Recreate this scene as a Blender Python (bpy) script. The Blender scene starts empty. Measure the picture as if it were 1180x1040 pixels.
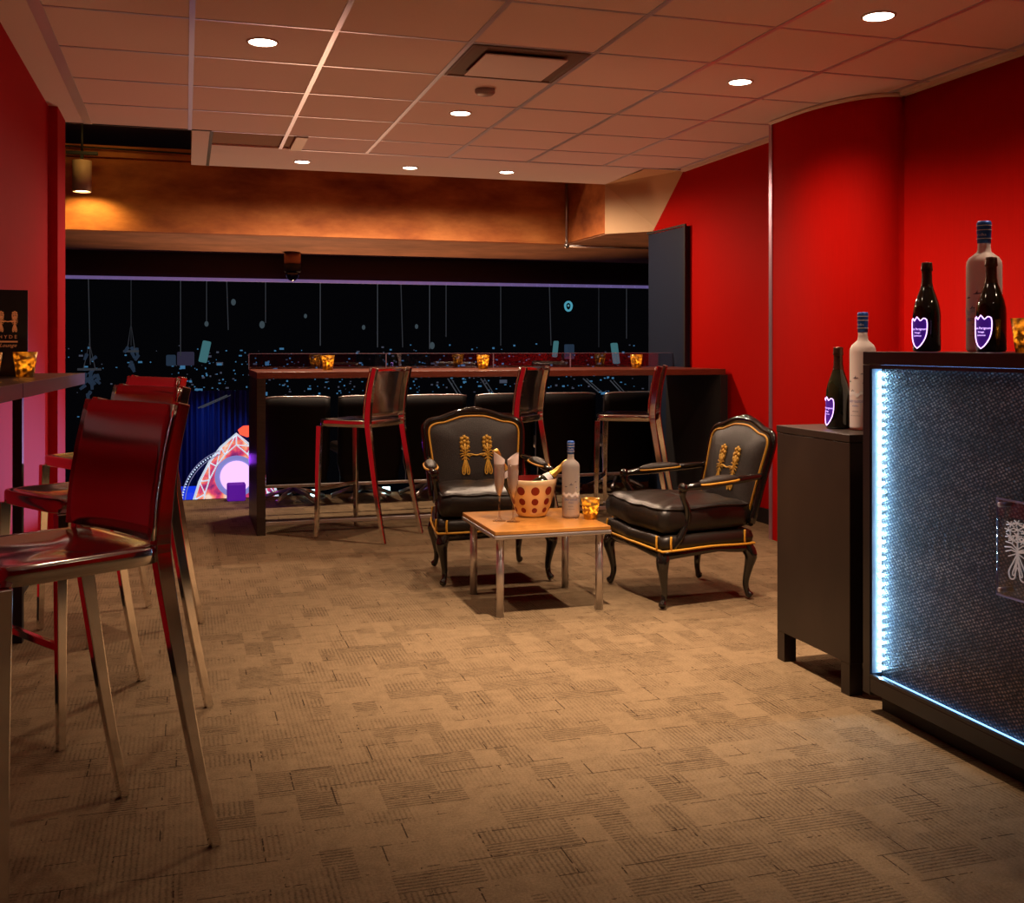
import bpy, bmesh, math, random
from mathutils import Vector, Matrix
random.seed(7)
PI = math.pi
R = math.radians
S = bpy.context.scene
COL = S.collection
TH = R(17.0)
F = 1230.0
HC = 1.2
CT, ST = math.cos(TH), math.sin(TH)
CEIL = 2.586

def at(px, py, Y):
    """world point on the plane y=Y seen at a pixel of the photograph (used for the far arena)"""
    u = (px - 590) / F
    Z = Y / (CT - u * ST)
    return Vector((Z * (ST + u * CT), Y, HC + (398 - py) / F * Z))

# ------------------------------------------------------------------ materials
def newmat(name):
    m = bpy.data.materials.new(name); m.use_nodes = True
    nt = m.node_tree
    return m, nt, nt.nodes['Principled BSDF']

def mat(name, col, rough=.5, metal=0., spec=.5, trans=0., emis=None, estr=0., coat=0., noise=None, bump=None, ior=1.45, alpha=1., sub=0., aniso=None):
    """noise=(scale, amount[, stretch]) colour variation, bump=(scale, strength)"""
    m, nt, b = newmat(name)
    c = (*col, 1)
    b.inputs['Base Color'].default_value = c
    b.inputs['Roughness'].default_value = rough
    b.inputs['Metallic'].default_value = metal
    b.inputs['Specular IOR Level'].default_value = spec
    b.inputs['Transmission Weight'].default_value = trans
    b.inputs['Coat Weight'].default_value = coat
    b.inputs['Coat Roughness'].default_value = .05
    b.inputs['IOR'].default_value = ior
    b.inputs['Alpha'].default_value = alpha
    if emis:
        b.inputs['Emission Color'].default_value = (*emis, 1)
        b.inputs['Emission Strength'].default_value = estr
    L = nt.links
    if noise or bump:
        tc = nt.nodes.new('ShaderNodeTexCoord')
    if noise:
        mp = nt.nodes.new('ShaderNodeMapping')
        mp.inputs['Scale'].default_value = noise[2] if len(noise) > 2 else (1, 1, 1)
        n = nt.nodes.new('ShaderNodeTexNoise'); n.inputs['Scale'].default_value = noise[0]
        n.inputs['Detail'].default_value = 6
        L.new(tc.outputs['Object'], mp.inputs[0]); L.new(mp.outputs[0], n.inputs['Vector'])
        rp = nt.nodes.new('ShaderNodeValToRGB')
        a = noise[1]
        rp.color_ramp.elements[0].position = .3; rp.color_ramp.elements[1].position = .7
        rp.color_ramp.elements[0].color = (*[x * (1 - a) for x in col], 1)
        rp.color_ramp.elements[1].color = (*[min(1, x * (1 + a)) for x in col], 1)
        L.new(n.outputs['Fac'], rp.inputs[0]); L.new(rp.outputs[0], b.inputs['Base Color'])
    if bump:
        n2 = nt.nodes.new('ShaderNodeTexNoise'); n2.inputs['Scale'].default_value = bump[0]
        n2.inputs['Detail'].default_value = 3
        L.new(tc.outputs['Object'], n2.inputs['Vector'])
        bp = nt.nodes.new('ShaderNodeBump'); bp.inputs['Strength'].default_value = bump[1]
        bp.inputs['Distance'].default_value = .002
        L.new(n2.outputs['Fac'], bp.inputs['Height']); L.new(bp.outputs[0], b.inputs['Normal'])
    return m

def emit(name, col, s):
    m = bpy.data.materials.new(name); m.use_nodes = True
    nt = m.node_tree; nt.nodes.clear()
    o = nt.nodes.new('ShaderNodeOutputMaterial'); e = nt.nodes.new('ShaderNodeEmission')
    e.inputs[0].default_value = (*col, 1); e.inputs[1].default_value = s
    nt.links.new(e.outputs[0], o.inputs[0])
    return m

def carpet_mat():
    m, nt, b = newmat('carpet')
    N, L = nt.nodes, nt.links
    tc = N.new('ShaderNodeTexCoord')
    def brick(w, h, off, shift, mort):
        mp = N.new('ShaderNodeMapping'); mp.inputs['Location'].default_value = shift
        L.new(tc.outputs['Object'], mp.inputs[0])
        t = N.new('ShaderNodeTexBrick'); t.inputs['Scale'].default_value = 1
        t.inputs['Brick Width'].default_value = w; t.inputs['Row Height'].default_value = h
        t.inputs['Mortar Size'].default_value = mort; t.inputs['Mortar Smooth'].default_value = .3
        t.offset = off; t.squash = .7; t.squash_frequency = 3
        t.inputs['Color1'].default_value = (0, 0, 0, 1); t.inputs['Color2'].default_value = (1, 1, 1, 1)
        t.inputs['Mortar'].default_value = (.5, .5, .5, 1)
        L.new(mp.outputs[0], t.inputs['Vector'])
        return t
    b1 = brick(.25, .085, .37, (3.1, 7.3, 0), .0)
    b2 = brick(.11, .17, .5, (1.7, 2.2, 0), .0)
    b3 = brick(.34, .13, .3, (5.5, 1.1, 0), .0022)
    def math_(op, a, c=None, clamp=False):
        n = N.new('ShaderNodeMath'); n.operation = op; n.use_clamp = clamp
        for i, v in enumerate((a, c)):
            if v is None: continue
            if isinstance(v, (int, float)): n.inputs[i].default_value = v
            else: L.new(v, n.inputs[i])
        return n.outputs[0]
    sep = N.new('ShaderNodeSeparateXYZ'); L.new(tc.outputs['Object'], sep.inputs[0])
    nz = N.new('ShaderNodeTexNoise'); nz.inputs['Scale'].default_value = 60; nz.inputs['Detail'].default_value = 3
    L.new(tc.outputs['Object'], nz.inputs['Vector'])
    def lines(ax, per):
        v = math_('MULTIPLY', sep.outputs[ax], 2 * PI / per)
        v = math_('ADD', v, math_('MULTIPLY', nz.outputs['Fac'], 3.6))
        s = math_('ADD', math_('MULTIPLY', math_('SINE', v), .5), .5)
        return math_('POWER', s, 1.8)
    lx, ly = lines('X', .0135), lines('Y', .0135)
    c1, c2 = b1.outputs['Color'], b2.outputs['Color']
    s1 = math_('MULTIPLY', math_('GREATER_THAN', c1, .45), math_('ADD', math_('MULTIPLY', c2, .9), .25)); s2 = math_('ADD', math_('MULTIPLY', math_('GREATER_THAN', c2, .45), .8), .15)
    s3 = math_('LESS_THAN', c1, .38)
    A = math_('MULTIPLY', math_('MULTIPLY', lx, s1), .6)
    B = math_('MULTIPLY', math_('MULTIPLY', ly, math_('MULTIPLY', s3, s2)), 1.)
    fl = math_('MULTIPLY', math_('ADD', A, B), math_('ADD', math_('MULTIPLY', nz.outputs['Fac'], 1.6), .2))
    n3 = N.new('ShaderNodeTexNoise'); n3.inputs['Scale'].default_value = 9; L.new(tc.outputs['Object'], n3.inputs['Vector'])
    mor = math_('MULTIPLY', b3.outputs['Fac'], math_('GREATER_THAN', math_('ADD', math_('MULTIPLY', n3.outputs['Fac'], .6), math_('MULTIPLY', nz.outputs['Fac'], .4)), .52))
    dark = math_('ADD', math_('MULTIPLY', fl, .5), math_('MULTIPLY', mor, .75))
    dark = math_('ADD', dark, math_('MULTIPLY', c2, .13))
    n5 = N.new('ShaderNodeTexNoise'); n5.inputs['Scale'].default_value = 22; n5.inputs['Detail'].default_value = 4; L.new(tc.outputs['Object'], n5.inputs['Vector'])
    dark = math_('ADD', dark, math_('MULTIPLY', math_('SUBTRACT', n5.outputs['Fac'], .42), .55))
    nf = N.new('ShaderNodeTexNoise'); nf.inputs['Scale'].default_value = 150; nf.inputs['Detail'].default_value = 5; nf.inputs['Roughness'].default_value = .75
    L.new(tc.outputs['Object'], nf.inputs['Vector'])
    dark = math_('ADD', dark, math_('MULTIPLY', math_('SUBTRACT', nf.outputs['Fac'], .47), 1.5), True)
    rp = N.new('ShaderNodeValToRGB')
    rp.color_ramp.elements[0].color = (.265, .185, .104, 1); rp.color_ramp.elements[1].color = (.040, .024, .012, 1)
    L.new(dark, rp.inputs[0]); L.new(rp.outputs[0], b.inputs['Base Color'])
    b.inputs['Roughness'].default_value = .95; b.inputs['Specular IOR Level'].default_value = .1
    bp = N.new('ShaderNodeBump'); bp.inputs['Strength'].default_value = .5; bp.inputs['Distance'].default_value = .003
    bp.invert = True
    L.new(dark, bp.inputs['Height']); L.new(bp.outputs[0], b.inputs['Normal'])
    return m

def concrete_mat():
    m, nt, b = newmat('rusty_concrete')
    N, L = nt.nodes, nt.links
    tc = N.new('ShaderNodeTexCoord'); mp = N.new('ShaderNodeMapping'); mp.inputs['Scale'].default_value = (.8, 1, 2)
    L.new(tc.outputs['Object'], mp.inputs[0])
    n = N.new('ShaderNodeTexNoise'); n.inputs['Scale'].default_value = 1.8; n.inputs['Detail'].default_value = 9; n.inputs['Roughness'].default_value = .62
    L.new(mp.outputs[0], n.inputs['Vector'])
    rp = N.new('ShaderNodeValToRGB'); e = rp.color_ramp.elements
    e[0].position = .32; e[0].color = (.26, .060, .015, 1); e[1].position = .68; e[1].color = (.72, .27, .07, 1)
    x = e.new(.5); x.color = (.50, .15, .035, 1)
    L.new(n.outputs['Fac'], rp.inputs[0]); L.new(rp.outputs[0], b.inputs['Base Color'])
    b.inputs['Roughness'].default_value = .75
    return m

def mesh_panel_mat():
    m, nt, b = newmat('woven_metal')
    N, L = nt.nodes, nt.links
    tc = N.new('ShaderNodeTexCoord'); mp = N.new('ShaderNodeMapping')
    mp.inputs['Rotation'].default_value = (R(32), 0, 0); mp.inputs['Scale'].default_value = (1, 1.0, 1.5)
    L.new(tc.outputs['Object'], mp.inputs[0])
    v = N.new('ShaderNodeTexVoronoi'); v.inputs['Scale'].default_value = 74; v.inputs['Randomness'].default_value = .25
    L.new(mp.outputs[0], v.inputs['Vector'])
    n = N.new('ShaderNodeTexNoise'); n.inputs['Scale'].default_value = 3.5; n.inputs['Detail'].default_value = 2
    mp2 = N.new('ShaderNodeMapping'); mp2.inputs['Scale'].default_value = (1, .9, 2.6); mp2.inputs['Rotation'].default_value = (R(18), 0, 0)
    L.new(tc.outputs['Object'], mp2.inputs[0]); L.new(mp2.outputs[0], n.inputs['Vector'])
    r1 = N.new('ShaderNodeValToRGB'); r1.color_ramp.elements[0].position = .12; r1.color_ramp.elements[1].position = .46
    r1.color_ramp.elements[0].color = (.30, .20, .14, 1); r1.color_ramp.elements[1].color = (.008, .006, .004, 1)
    L.new(v.outputs['Distance'], r1.inputs[0])
    r2 = N.new('ShaderNodeValToRGB'); r2.color_ramp.elements[0].position = .35; r2.color_ramp.elements[1].position = .65
    r2.color_ramp.elements[0].color = (.38, .34, .32, 1); r2.color_ramp.elements[1].color = (1, 1, 1, 1)
    L.new(n.outputs['Fac'], r2.inputs[0])
    mx = N.new('ShaderNodeMix'); mx.data_type = 'RGBA'; mx.blend_type = 'MULTIPLY'; mx.inputs['Factor'].default_value = 1
    L.new(r1.outputs[0], mx.inputs['A']); L.new(r2.outputs[0], mx.inputs['B'])
    L.new(mx.outputs['Result'], b.inputs['Base Color'])
    b.inputs['Metallic'].default_value = .35; b.inputs['Roughness'].default_value = .45
    bp = N.new('ShaderNodeBump'); bp.inputs['Strength'].default_value = .8; bp.inputs['Distance'].default_value = .003; bp.invert = True
    L.new(v.outputs['Distance'], bp.inputs['Height']); L.new(bp.outputs[0], b.inputs['Normal'])
    return m

def wall_mat(name, col):
    m, nt, b = newmat(name)
    N, L = nt.nodes, nt.links
    tc = N.new('ShaderNodeTexCoord'); mp = N.new('ShaderNodeMapping'); mp.inputs['Scale'].default_value = (30, 30, 1.2)
    L.new(tc.outputs['Object'], mp.inputs[0])
    n = N.new('ShaderNodeTexNoise'); n.inputs['Scale'].default_value = 6; n.inputs['Detail'].default_value = 4
    L.new(mp.outputs[0], n.inputs['Vector'])
    rp = N.new('ShaderNodeValToRGB')
    rp.color_ramp.elements[0].color = (*[c * .88 for c in col], 1); rp.color_ramp.elements[1].color = (*[c * 1.1 for c in col], 1)
    L.new(n.outputs['Fac'], rp.inputs[0]); L.new(rp.outputs[0], b.inputs['Base Color'])
    b.inputs['Roughness'].default_value = .7; b.inputs['Specular IOR Level'].default_value = .05
    bp = N.new('ShaderNodeBump'); bp.inputs['Strength'].default_value = .12; bp.inputs['Distance'].default_value = .001
    L.new(n.outputs['Fac'], bp.inputs['Height']); L.new(bp.outputs[0], b.inputs['Normal'])
    return m

def thin_glass(name, tint=(1, 1, 1), refl=.12):
    m = bpy.data.materials.new(name); m.use_nodes = True
    nt = m.node_tree; nt.nodes.clear(); N, L = nt.nodes, nt.links
    o = N.new('ShaderNodeOutputMaterial'); t = N.new('ShaderNodeBsdfTransparent'); g = N.new('ShaderNodeBsdfGlossy')
    t.inputs[0].default_value = (*tint, 1); g.inputs['Roughness'].default_value = .0
    fr = N.new('ShaderNodeLayerWeight'); fr.inputs[0].default_value = .5
    pw = N.new('ShaderNodeMath'); pw.operation = 'POWER'; pw.inputs[1].default_value = 4.
    L.new(fr.outputs['Facing'], pw.inputs[0])
    ad = N.new('ShaderNodeMath'); ad.operation = 'MULTIPLY_ADD'; ad.inputs[1].default_value = .6; ad.inputs[2].default_value = refl; ad.use_clamp = True
    L.new(pw.outputs[0], ad.inputs[0])
    mx = N.new('ShaderNodeMixShader'); L.new(ad.outputs[0], mx.inputs[0]); L.new(t.outputs[0], mx.inputs[1]); L.new(g.outputs[0], mx.inputs[2])
    L.new(mx.outputs[0], o.inputs[0])
    return m

def votive_mat():
    m = bpy.data.materials.new('mercury_glass'); m.use_nodes = True
    nt = m.node_tree; nt.nodes.clear(); N, L = nt.nodes, nt.links
    o = N.new('ShaderNodeOutputMaterial'); tc = N.new('ShaderNodeTexCoord')
    n = N.new('ShaderNodeTexNoise'); n.inputs['Scale'].default_value = 55; n.inputs['Detail'].default_value = 5
    L.new(tc.outputs['Object'], n.inputs['Vector'])
    rp = N.new('ShaderNodeValToRGB'); rp.color_ramp.elements[0].position = .42; rp.color_ramp.elements[1].position = .58
    L.new(n.outputs['Fac'], rp.inputs[0])
    tr = N.new('ShaderNodeBsdfTranslucent'); tr.inputs[0].default_value = (1, .62, .16, 1)
    tp = N.new('ShaderNodeBsdfTransparent'); tp.inputs[0].default_value = (.95, .7, .3, 1)
    gl = N.new('ShaderNodeBsdfPrincipled'); gl.inputs['Base Color'].default_value = (.42, .25, .07, 1); gl.inputs['Metallic'].default_value = .8; gl.inputs['Roughness'].default_value = .3
    m1 = N.new('ShaderNodeMixShader'); m1.inputs[0].default_value = .35; L.new(tr.outputs[0], m1.inputs[1]); L.new(tp.outputs[0], m1.inputs[2])
    m2 = N.new('ShaderNodeMixShader'); mm = N.new('ShaderNodeMath'); mm.operation = 'MULTIPLY_ADD'; mm.inputs[1].default_value = .75; mm.inputs[2].default_value = .12
    L.new(rp.outputs[0], mm.inputs[0]); L.new(mm.outputs[0], m2.inputs[0]); L.new(m1.outputs[0], m2.inputs[1]); L.new(gl.outputs[0], m2.inputs[2])
    L.new(m2.outputs[0], o.inputs[0])
    return m

M = dict(
    carpet=carpet_mat(), concrete=concrete_mat(), mesh=mesh_panel_mat(),
    red=wall_mat('red_wall', (.44, .0035, .0015)), red_l=wall_mat('red_wall_left', (.46, .010, .022)),
    tile=mat('ceiling_tile', (.86, .78, .82), .9, noise=(300, .05), spec=.2),
    plaster=mat('soffit_plaster', (.84, .70, .62), .85, spec=.2),
    tbar=mat('ceiling_grid_metal', (.68, .72, .92), .35, .6),
    black=mat('black_matte', (.012, .011, .012), .6), blackgloss=mat('black_gloss', (.004, .003, .003), .5, spec=.25),
    darkwood=mat('dark_laminate', (.035, .020, .014), .38, noise=(9, .3, (1, 1, 8))),
    cabinet=mat('cabinet_laminate', (.022, .013, .009), .42, noise=(6, .25, (1, 1, .6))),
    barblack=mat('bar_black', (.014, .011, .012), .3, noise=(5, .3)),
    redwood=mat('mahogany', (.16, .035, .018), .35, noise=(12, .3, (1, 8, 8))),
    chrome=mat('polished_aluminium', (.80, .76, .73), .10, 1.), chrome2=mat('polished_seat', (.72, .68, .64), .16, 1.),
    satin=mat('satin_metal', (.66, .62, .62), .32, .9),
    steelgrey=mat('table_edge_metal', (.30, .27, .38), .3, .75),
    tabletop=mat('honey_wood', (.50, .22, .05), .28, noise=(14, .22, (1, 9, 1)), coat=.3),
    leather=mat('black_textured_fabric', (.024, .018, .014), .42, bump=(300, 1.), noise=(240, .7)),
    cushion=mat('black_leather', (.016, .0115, .009), .36, bump=(24, 1.)),
    lacquer=mat('black_lacquer', (.010, .008, .007), .12, coat=.6),
    gold=mat('gold_piping', (.72, .36, .035), .5, noise=(300, .25)),
    goldthread=mat('gold_thread', (.78, .42, .05), .55, noise=(400, .4)),
    goldfoil=mat('gold_foil', (.80, .52, .12), .32, .8, bump=(120, .6)),
    darkfoil=mat('dark_foil', (.09, .045, .03), .3, .8, bump=(160, .7)),
    bottleglass=mat('dark_bottle_glass', (.012, .014, .006), .06, coat=.5, spec=.7),
    frost=None, blue=mat('blue_foil', (.03, .13, .52), .4, .3, bump=(90, .4)),
    bluelabel=mat('blue_print', (.12, .18, .50), .5), greyprint=mat('grey_print', (.12, .12, .16), .5), whiteprint=mat('white_print', (.75, .72, .72), .6),
    neon=emit('luminous_outline', (.80, .42, 1.0), 2.2), neontext=emit('luminous_text', (.75, .45, 1.0), 1.6),
    labelpurple=mat('purple_label', (.05, .015, .20), .4, emis=(.10, .015, .42), estr=.22),
    glass=thin_glass('clear_glass', (.96, .95, .97), .03), fluteglass=thin_glass('flute_glass', (.93, .90, .88), .14), gglass=thin_glass('guard_glass', (.90, .86, .92), .10),
    votive=votive_mat(), wax=mat('candle_wax', (.85, .6, .3), .6, emis=(1, .5, .12), estr=.6), flame=emit('flame', (1, .62, .12), 9),
    napkin=mat('white_napkin', (.78, .66, .62), .9, bump=(200, .3)),
    bucketgold=mat('bucket_champagne_gold', (.80, .60, .34), .30, .35), bucketred=mat('bucket_red', (.22, .012, .006), .3, .1),
    bucketin=mat('bucket_inside', (.30, .02, .015), .3),
    lamp=emit('lamp_face', (1, .80, .62), 14), lamptrim=mat('lamp_trim', (.75, .62, .55), .4),
    led=emit('led_emit', (.30, .64, 1.0), 200), led_soft=emit('led_soft', (.16, .42, 1.0), 3.5), white=mat('white_metal', (.72, .68, .66), .45),
    dkgrey=mat('slate_grey', (.012, .020, .042), .5, spec=.3), maroon=mat('dark_maroon', (.028, .008, .010), .55),
    base=mat('black_baseboard', (.008, .006, .006), .5), orange=emit('orange_print_', (.0, .0, .0), 0),
    print_or=mat('orange_print', (.72, .26, .10), .5, emis=(.8, .25, .08), estr=.12),
    tan=mat('tan_housing', (.55, .26, .13), .5), dome=mat('dome_plastic', (.01, .01, .05), .08, coat=1.),
    vent=mat('vent_metal', (.82, .80, .90), .55), ventdark=mat('vent_recess', (.16, .11, .10), .7), smoke=mat('detector_plastic', (.35, .30, .33), .5),
    acrylic=thin_glass('acrylic', (.93, .93, .96), .05), whitelogo=mat('white_logo', (.85, .78, .76), .5, emis=(1, .9, .88), estr=.10),
)
def frost_mat(tr=.30):
    m, nt, b = newmat('frosted_glass')
    b.inputs['Base Color'].default_value = (.95, .86, .80, 1)
    b.inputs['Roughness'].default_value = .38; b.inputs['Transmission Weight'].default_value = tr
    b.inputs['IOR'].default_value = 1.2
    b.inputs['Subsurface Weight'].default_value = 0
    return m
M['frost'] = frost_mat(); M['frost_full'] = frost_mat(.72)

# ------------------------------------------------------------------ mesh builder
class MB:
    def __init__(s): s.v = []; s.f = []; s.sm = []; s.mi = []; s.cur = 0
    def quad_strip(s, rings, closed=True, cap0=True, cap1=True, smooth=True):
        base = len(s.v); n = len(rings[0])
        for r in rings: s.v += [tuple(p) for p in r]
        m = n if closed else n - 1
        for i in range(len(rings) - 1):
            for j in range(m):
                a = base + i * n + j; b = base + i * n + (j + 1) % n
                s.f.append((a, b, b + n, a + n)); s.sm.append(smooth); s.mi.append(s.cur)
        if closed and cap0: s.f.append(tuple(base + j for j in range(n))[::-1]); s.sm.append(False); s.mi.append(s.cur)
        if closed and cap1: s.f.append(tuple(base + (len(rings) - 1) * n + j for j in range(n))); s.sm.append(False); s.mi.append(s.cur)
        return s
    def box(s, x0, x1, y0, y1, z0, z1, mtx=None):
        P = [(x0, y0), (x1, y0), (x1, y1), (x0, y1)]
        r = [[Vector((x, y, z)) for x, y in P] for z in (z0, z1)]
        if mtx: r = [[mtx @ p for p in q] for q in r]
        return s.quad_strip(r, smooth=False)
    def tube(s, pts, rad, n=8, smooth=True, close=False, flat=1.):
        pts = [Vector(p) for p in pts]; k = len(pts)
        if not hasattr(rad, '__len__'): rad = [rad] * k
        rings = []; up = None
        for i, p in enumerate(pts):
            if close: t = pts[(i + 1) % k] - pts[i - 1]
            else: t = pts[min(i + 1, k - 1)] - pts[max(i - 1, 0)]
            if t.length < 1e-9: t = Vector((0, 0, 1))
            t.normalize()
            if up is None:
                up = Vector((0, 0, 1)) if abs(t.z) < .9 else Vector((0, 1, 0))
            up = (up - t * up.dot(t))
            if up.length < 1e-6: up = t.orthogonal()
            up.normalize(); sd = t.cross(up)
            rings.append([p + rad[i] * (math.cos(a) * sd + flat * math.sin(a) * up) for a in [2 * PI * j / n for j in range(n)]])
        if close:
            rings.append(rings[0])
            return s.quad_strip(rings, True, False, False, smooth)
        return s.quad_strip(rings, smooth=smooth)
    def lathe(s, prof, n=24, c=(0, 0, 0), cap0=True, cap1=True, smooth=True, mtx=None):
        rings = []
        for r, z in prof:
            q = [Vector((r * math.cos(2 * PI * j / n), r * math.sin(2 * PI * j / n), z)) for j in range(n)]
            if mtx: q = [mtx @ p for p in q]
            rings.append([p + Vector(c) for p in q])
        return s.quad_strip(rings, True, cap0, cap1, smooth)
    def sphere(s, c, r, n=10, sz=1.):
        prof = [(max(1e-4, r * math.sin(PI * i / (n - 1))), -r * sz * math.cos(PI * i / (n - 1))) for i in range(n)]
        return s.lathe(prof, n, c)
    def prism(s, poly, fn, smooth=False):
        """poly: 2-D list; fn(x, y, side) -> Vector for side 0/1"""
        return s.quad_strip([[fn(x, y, 0) for x, y in poly], [fn(x, y, 1) for x, y in poly]], smooth=smooth)
    def xform(s, m):
        s.v = [tuple(m @ Vector(p)) for p in s.v]; return s
    def build(s, name, m, parent=None, bevel=0, sub=0, loc=None):
        me = bpy.data.meshes.new(name); me.from_pydata(s.v, [], s.f)
        ms = m if isinstance(m, (list, tuple)) else [m]
        for x in ms: me.materials.append(x)
        for p, sm, mi in zip(me.polygons, s.sm, s.mi): p.use_smooth = sm; p.material_index = mi
        bm = bmesh.new(); bm.from_mesh(me); bmesh.ops.recalc_face_normals(bm, faces=bm.faces); bm.to_mesh(me); bm.free()
        o = bpy.data.objects.new(name, me); COL.objects.link(o)
        if parent: o.parent = parent
        if loc: o.location = loc
        if bevel:
            b = o.modifiers.new('bevel', 'BEVEL'); b.width = bevel; b.segments = 2; b.limit_method = 'ANGLE'; b.angle_limit = R(40)
            b.harden_normals = False
        if sub:
            b = o.modifiers.new('sub', 'SUBSURF'); b.levels = sub; b.render_levels = sub
        return o

def tag(o, label, cat, group=None):
    o['label'] = label; o['category'] = cat
    if group: o['group'] = group
    return o
def thing(name, label, cat, loc=(0, 0, 0), rz=0, group=None):
    o = bpy.data.objects.new(name, None); COL.objects.link(o); o.empty_display_size = .1
    o.location = loc; o.rotation_euler = (0, 0, rz)
    return tag(o, label, cat, group)
def struct(o): o['kind'] = 'structure'; return o
def dup(root, loc, rz, label, group=None):
    def cp(o, par):
        c = o.copy(); COL.objects.link(c)
        if par is not None: c.parent = par
        for ch in list(o.children): cp(ch, c)
        return c
    c = cp(root, None); c.location = loc; c.rotation_euler = (0, 0, rz); c['label'] = label
    if group: c['group'] = group
    return c
def smoothpath(pts, n=6):
    P = [Vector(p) for p in pts]; out = []
    for i in range(len(P) - 1):
        p0, p1, p2, p3 = P[max(i - 1, 0)], P[i], P[i + 1], P[min(i + 2, len(P) - 1)]
        for k in range(n):
            t = k / n
            out.append(.5 * ((2 * p1) + (-p0 + p2) * t + (2 * p0 - 5 * p1 + 4 * p2 - p3) * t * t + (-p0 + 3 * p1 - 3 * p2 + p3) * t ** 3))
    out.append(P[-1]); return out
def text_mb(body, size, fn, mb=None, thick=.0004):
    """letters as thin solid geometry; fn(x, y, d) maps flat text to space, centred on x"""
    cu = bpy.data.curves.new('t', 'FONT'); cu.body = body; cu.size = size; cu.align_x = 'CENTER'; cu.resolution_u = 2
    o = bpy.data.objects.new('t', cu); COL.objects.link(o)
    dg = bpy.context.evaluated_depsgraph_get(); me = bpy.data.meshes.new_from_object(o.evaluated_get(dg))
    mb = mb or MB(); b = len(mb.v)
    for v in me.vertices: mb.v.append(tuple(fn(v.co.x, v.co.y, thick)))
    for p in me.polygons: mb.f.append(tuple(b + i for i in p.vertices)); mb.sm.append(False); mb.mi.append(mb.cur)
    bpy.data.objects.remove(o); bpy.data.curves.remove(cu); bpy.data.meshes.remove(me)
    return mb

# pineapple-letter emblem, two plumes joined by a bar: 2-D strokes in a unit box
def emblem_strokes():
    out = []
    for sx in (-.30, .30):
        def P(l): return [(sx + x, y) for x, y in l]
        for m in (-1, 1):
            out.append((P([(0, -.04), (m * .05, -.20), (m * .095, -.36), (m * .075, -.47), (m * .03, -.44), (m * .02, -.30), (0, -.12)]), 1.))
            out.append((P([(0, -.08), (m * .03, -.25), (m * .055, -.38), (m * .035, -.40), (m * .005, -.26)]), .8))
            out.append((P([(0, -.02), (m * .07, .0), (m * .13, -.04)]), .9))
            out.append((P([(0, .0), (m * .07, .05), (m * .14, .03)]), .9))
            out.append((P([(0, .03), (m * .06, .11), (m * .13, .12)]), .9))
            out.append((P([(0, -.03), (m * .05, -.07), (m * .10, -.11)]), .8))
        out.append((P([(0, -.12), (0, .1), (0, .30)]), 1.1))
        for (x, y) in [(-.075, .42), (0, .46), (.075, .42), (-.09, .32), (0, .35), (.09, .32), (-.085, .22), (.085, .22), (0, .25), (-.05, .17), (.05, .17)]:
            for k in range(3):
                a = PI * k / 3 + (x * 9 + y * 5)
                r = .052
                out.append((P([(x - r * math.cos(a), y - r * math.sin(a)), (x, y), (x + r * math.cos(a), y + r * math.sin(a))]), .85))
    out.append(([(-.28, .0), (-.15, .035), (0, -.005), (.15, .035), (.28, .0)], 1.1))
    out.append(([(-.2, -.01), (-.08, .01), (.08, .01), (.2, -.01)], .8))
    return out
EMB = emblem_strokes()
def emblem_mb(w, h, r, fn, n=5):
    mb = MB()
    for pts, k in EMB:
        q = smoothpath([(x, y, 0) for x, y in pts], 3) if len(pts) > 3 else [Vector((x, y, 0)) for x, y in pts]
        mb.tube([fn(p.x * w, p.y * h) for p in q], r * k, n)
    return mb

# ------------------------------------------------------------------ room shell
XL, XR = -.76, 3.77
mb = MB(); mb.box(-3.2, 6.4, -2.6, 8.65, -.12, 0)
struct(mb.build('floor', M['carpet']))
mb = MB(); mb.box(-3.2, 6.4, 8.6505, 8.70, -1.1, -.002)
struct(mb.build('trim_balcony_edge', M['black']))
# ceiling with opening over the balcony
mb = MB()
mb.box(-.76, 4.0, -2.6, 7.16, CEIL, CEIL + .03)
mb.box(.04, .16, 7.1601, 8.55, CEIL, CEIL + .03)
mb.box(.1605, 3.45, 7.66, 8.55, CEIL, CEIL + .03)
mb.box(.78, 3.80, 7.1601, 7.6599, CEIL, CEIL + .03)
ceiling = struct(mb.build('ceiling', M['tile']))
# darker dropped-in panel and its bright slot diffuser
mb = MB(); mb.box(.165, .70, 7.165, 7.655, CEIL + .012, CEIL + .04)
struct(mb.build('ceiling_access_panel', mat('access_panel', (.36, .23, .17), .9)))
mb = MB(); mb.box(.15, .172, 7.16, 8.55, CEIL - .003, CEIL + .03); mb.box(-.72, .16, 7.145, 7.165, CEIL - .004, CEIL + .06)
struct(mb.build('trim_opening_edge', M['dkgrey']))
grid = MB()
zc = CEIL - .004
for k in range(-1, 7):
    x = .026 + .61 * k
    w = .012 if k >= 0 else .026
    y1 = 7.16 if x < .5 else 7.66
    grid.box(x - w, x + w, -2.6, y1, zc, CEIL - .0004)
for k in range(-12, 5):
    y = 4.72 + .61 * k
    grid.box(-.56, 3.74, y - .008, y + .008, zc + .001, CEIL - .0004)
grid.box(.70, 3.78, 7.655, 7.685, zc, CEIL - .0004)
o = grid.build('ceiling_grid', M['tbar'], ceiling)
mb = MB(); mb.box(.701, .779, 7.17, 7.65, CEIL - .012, CEIL + .02)
o = mb.build('slot_diffuser', M['white']); tag(o, 'narrow white slot diffuser at the far edge of the tiled ceiling', 'air vent')
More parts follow.
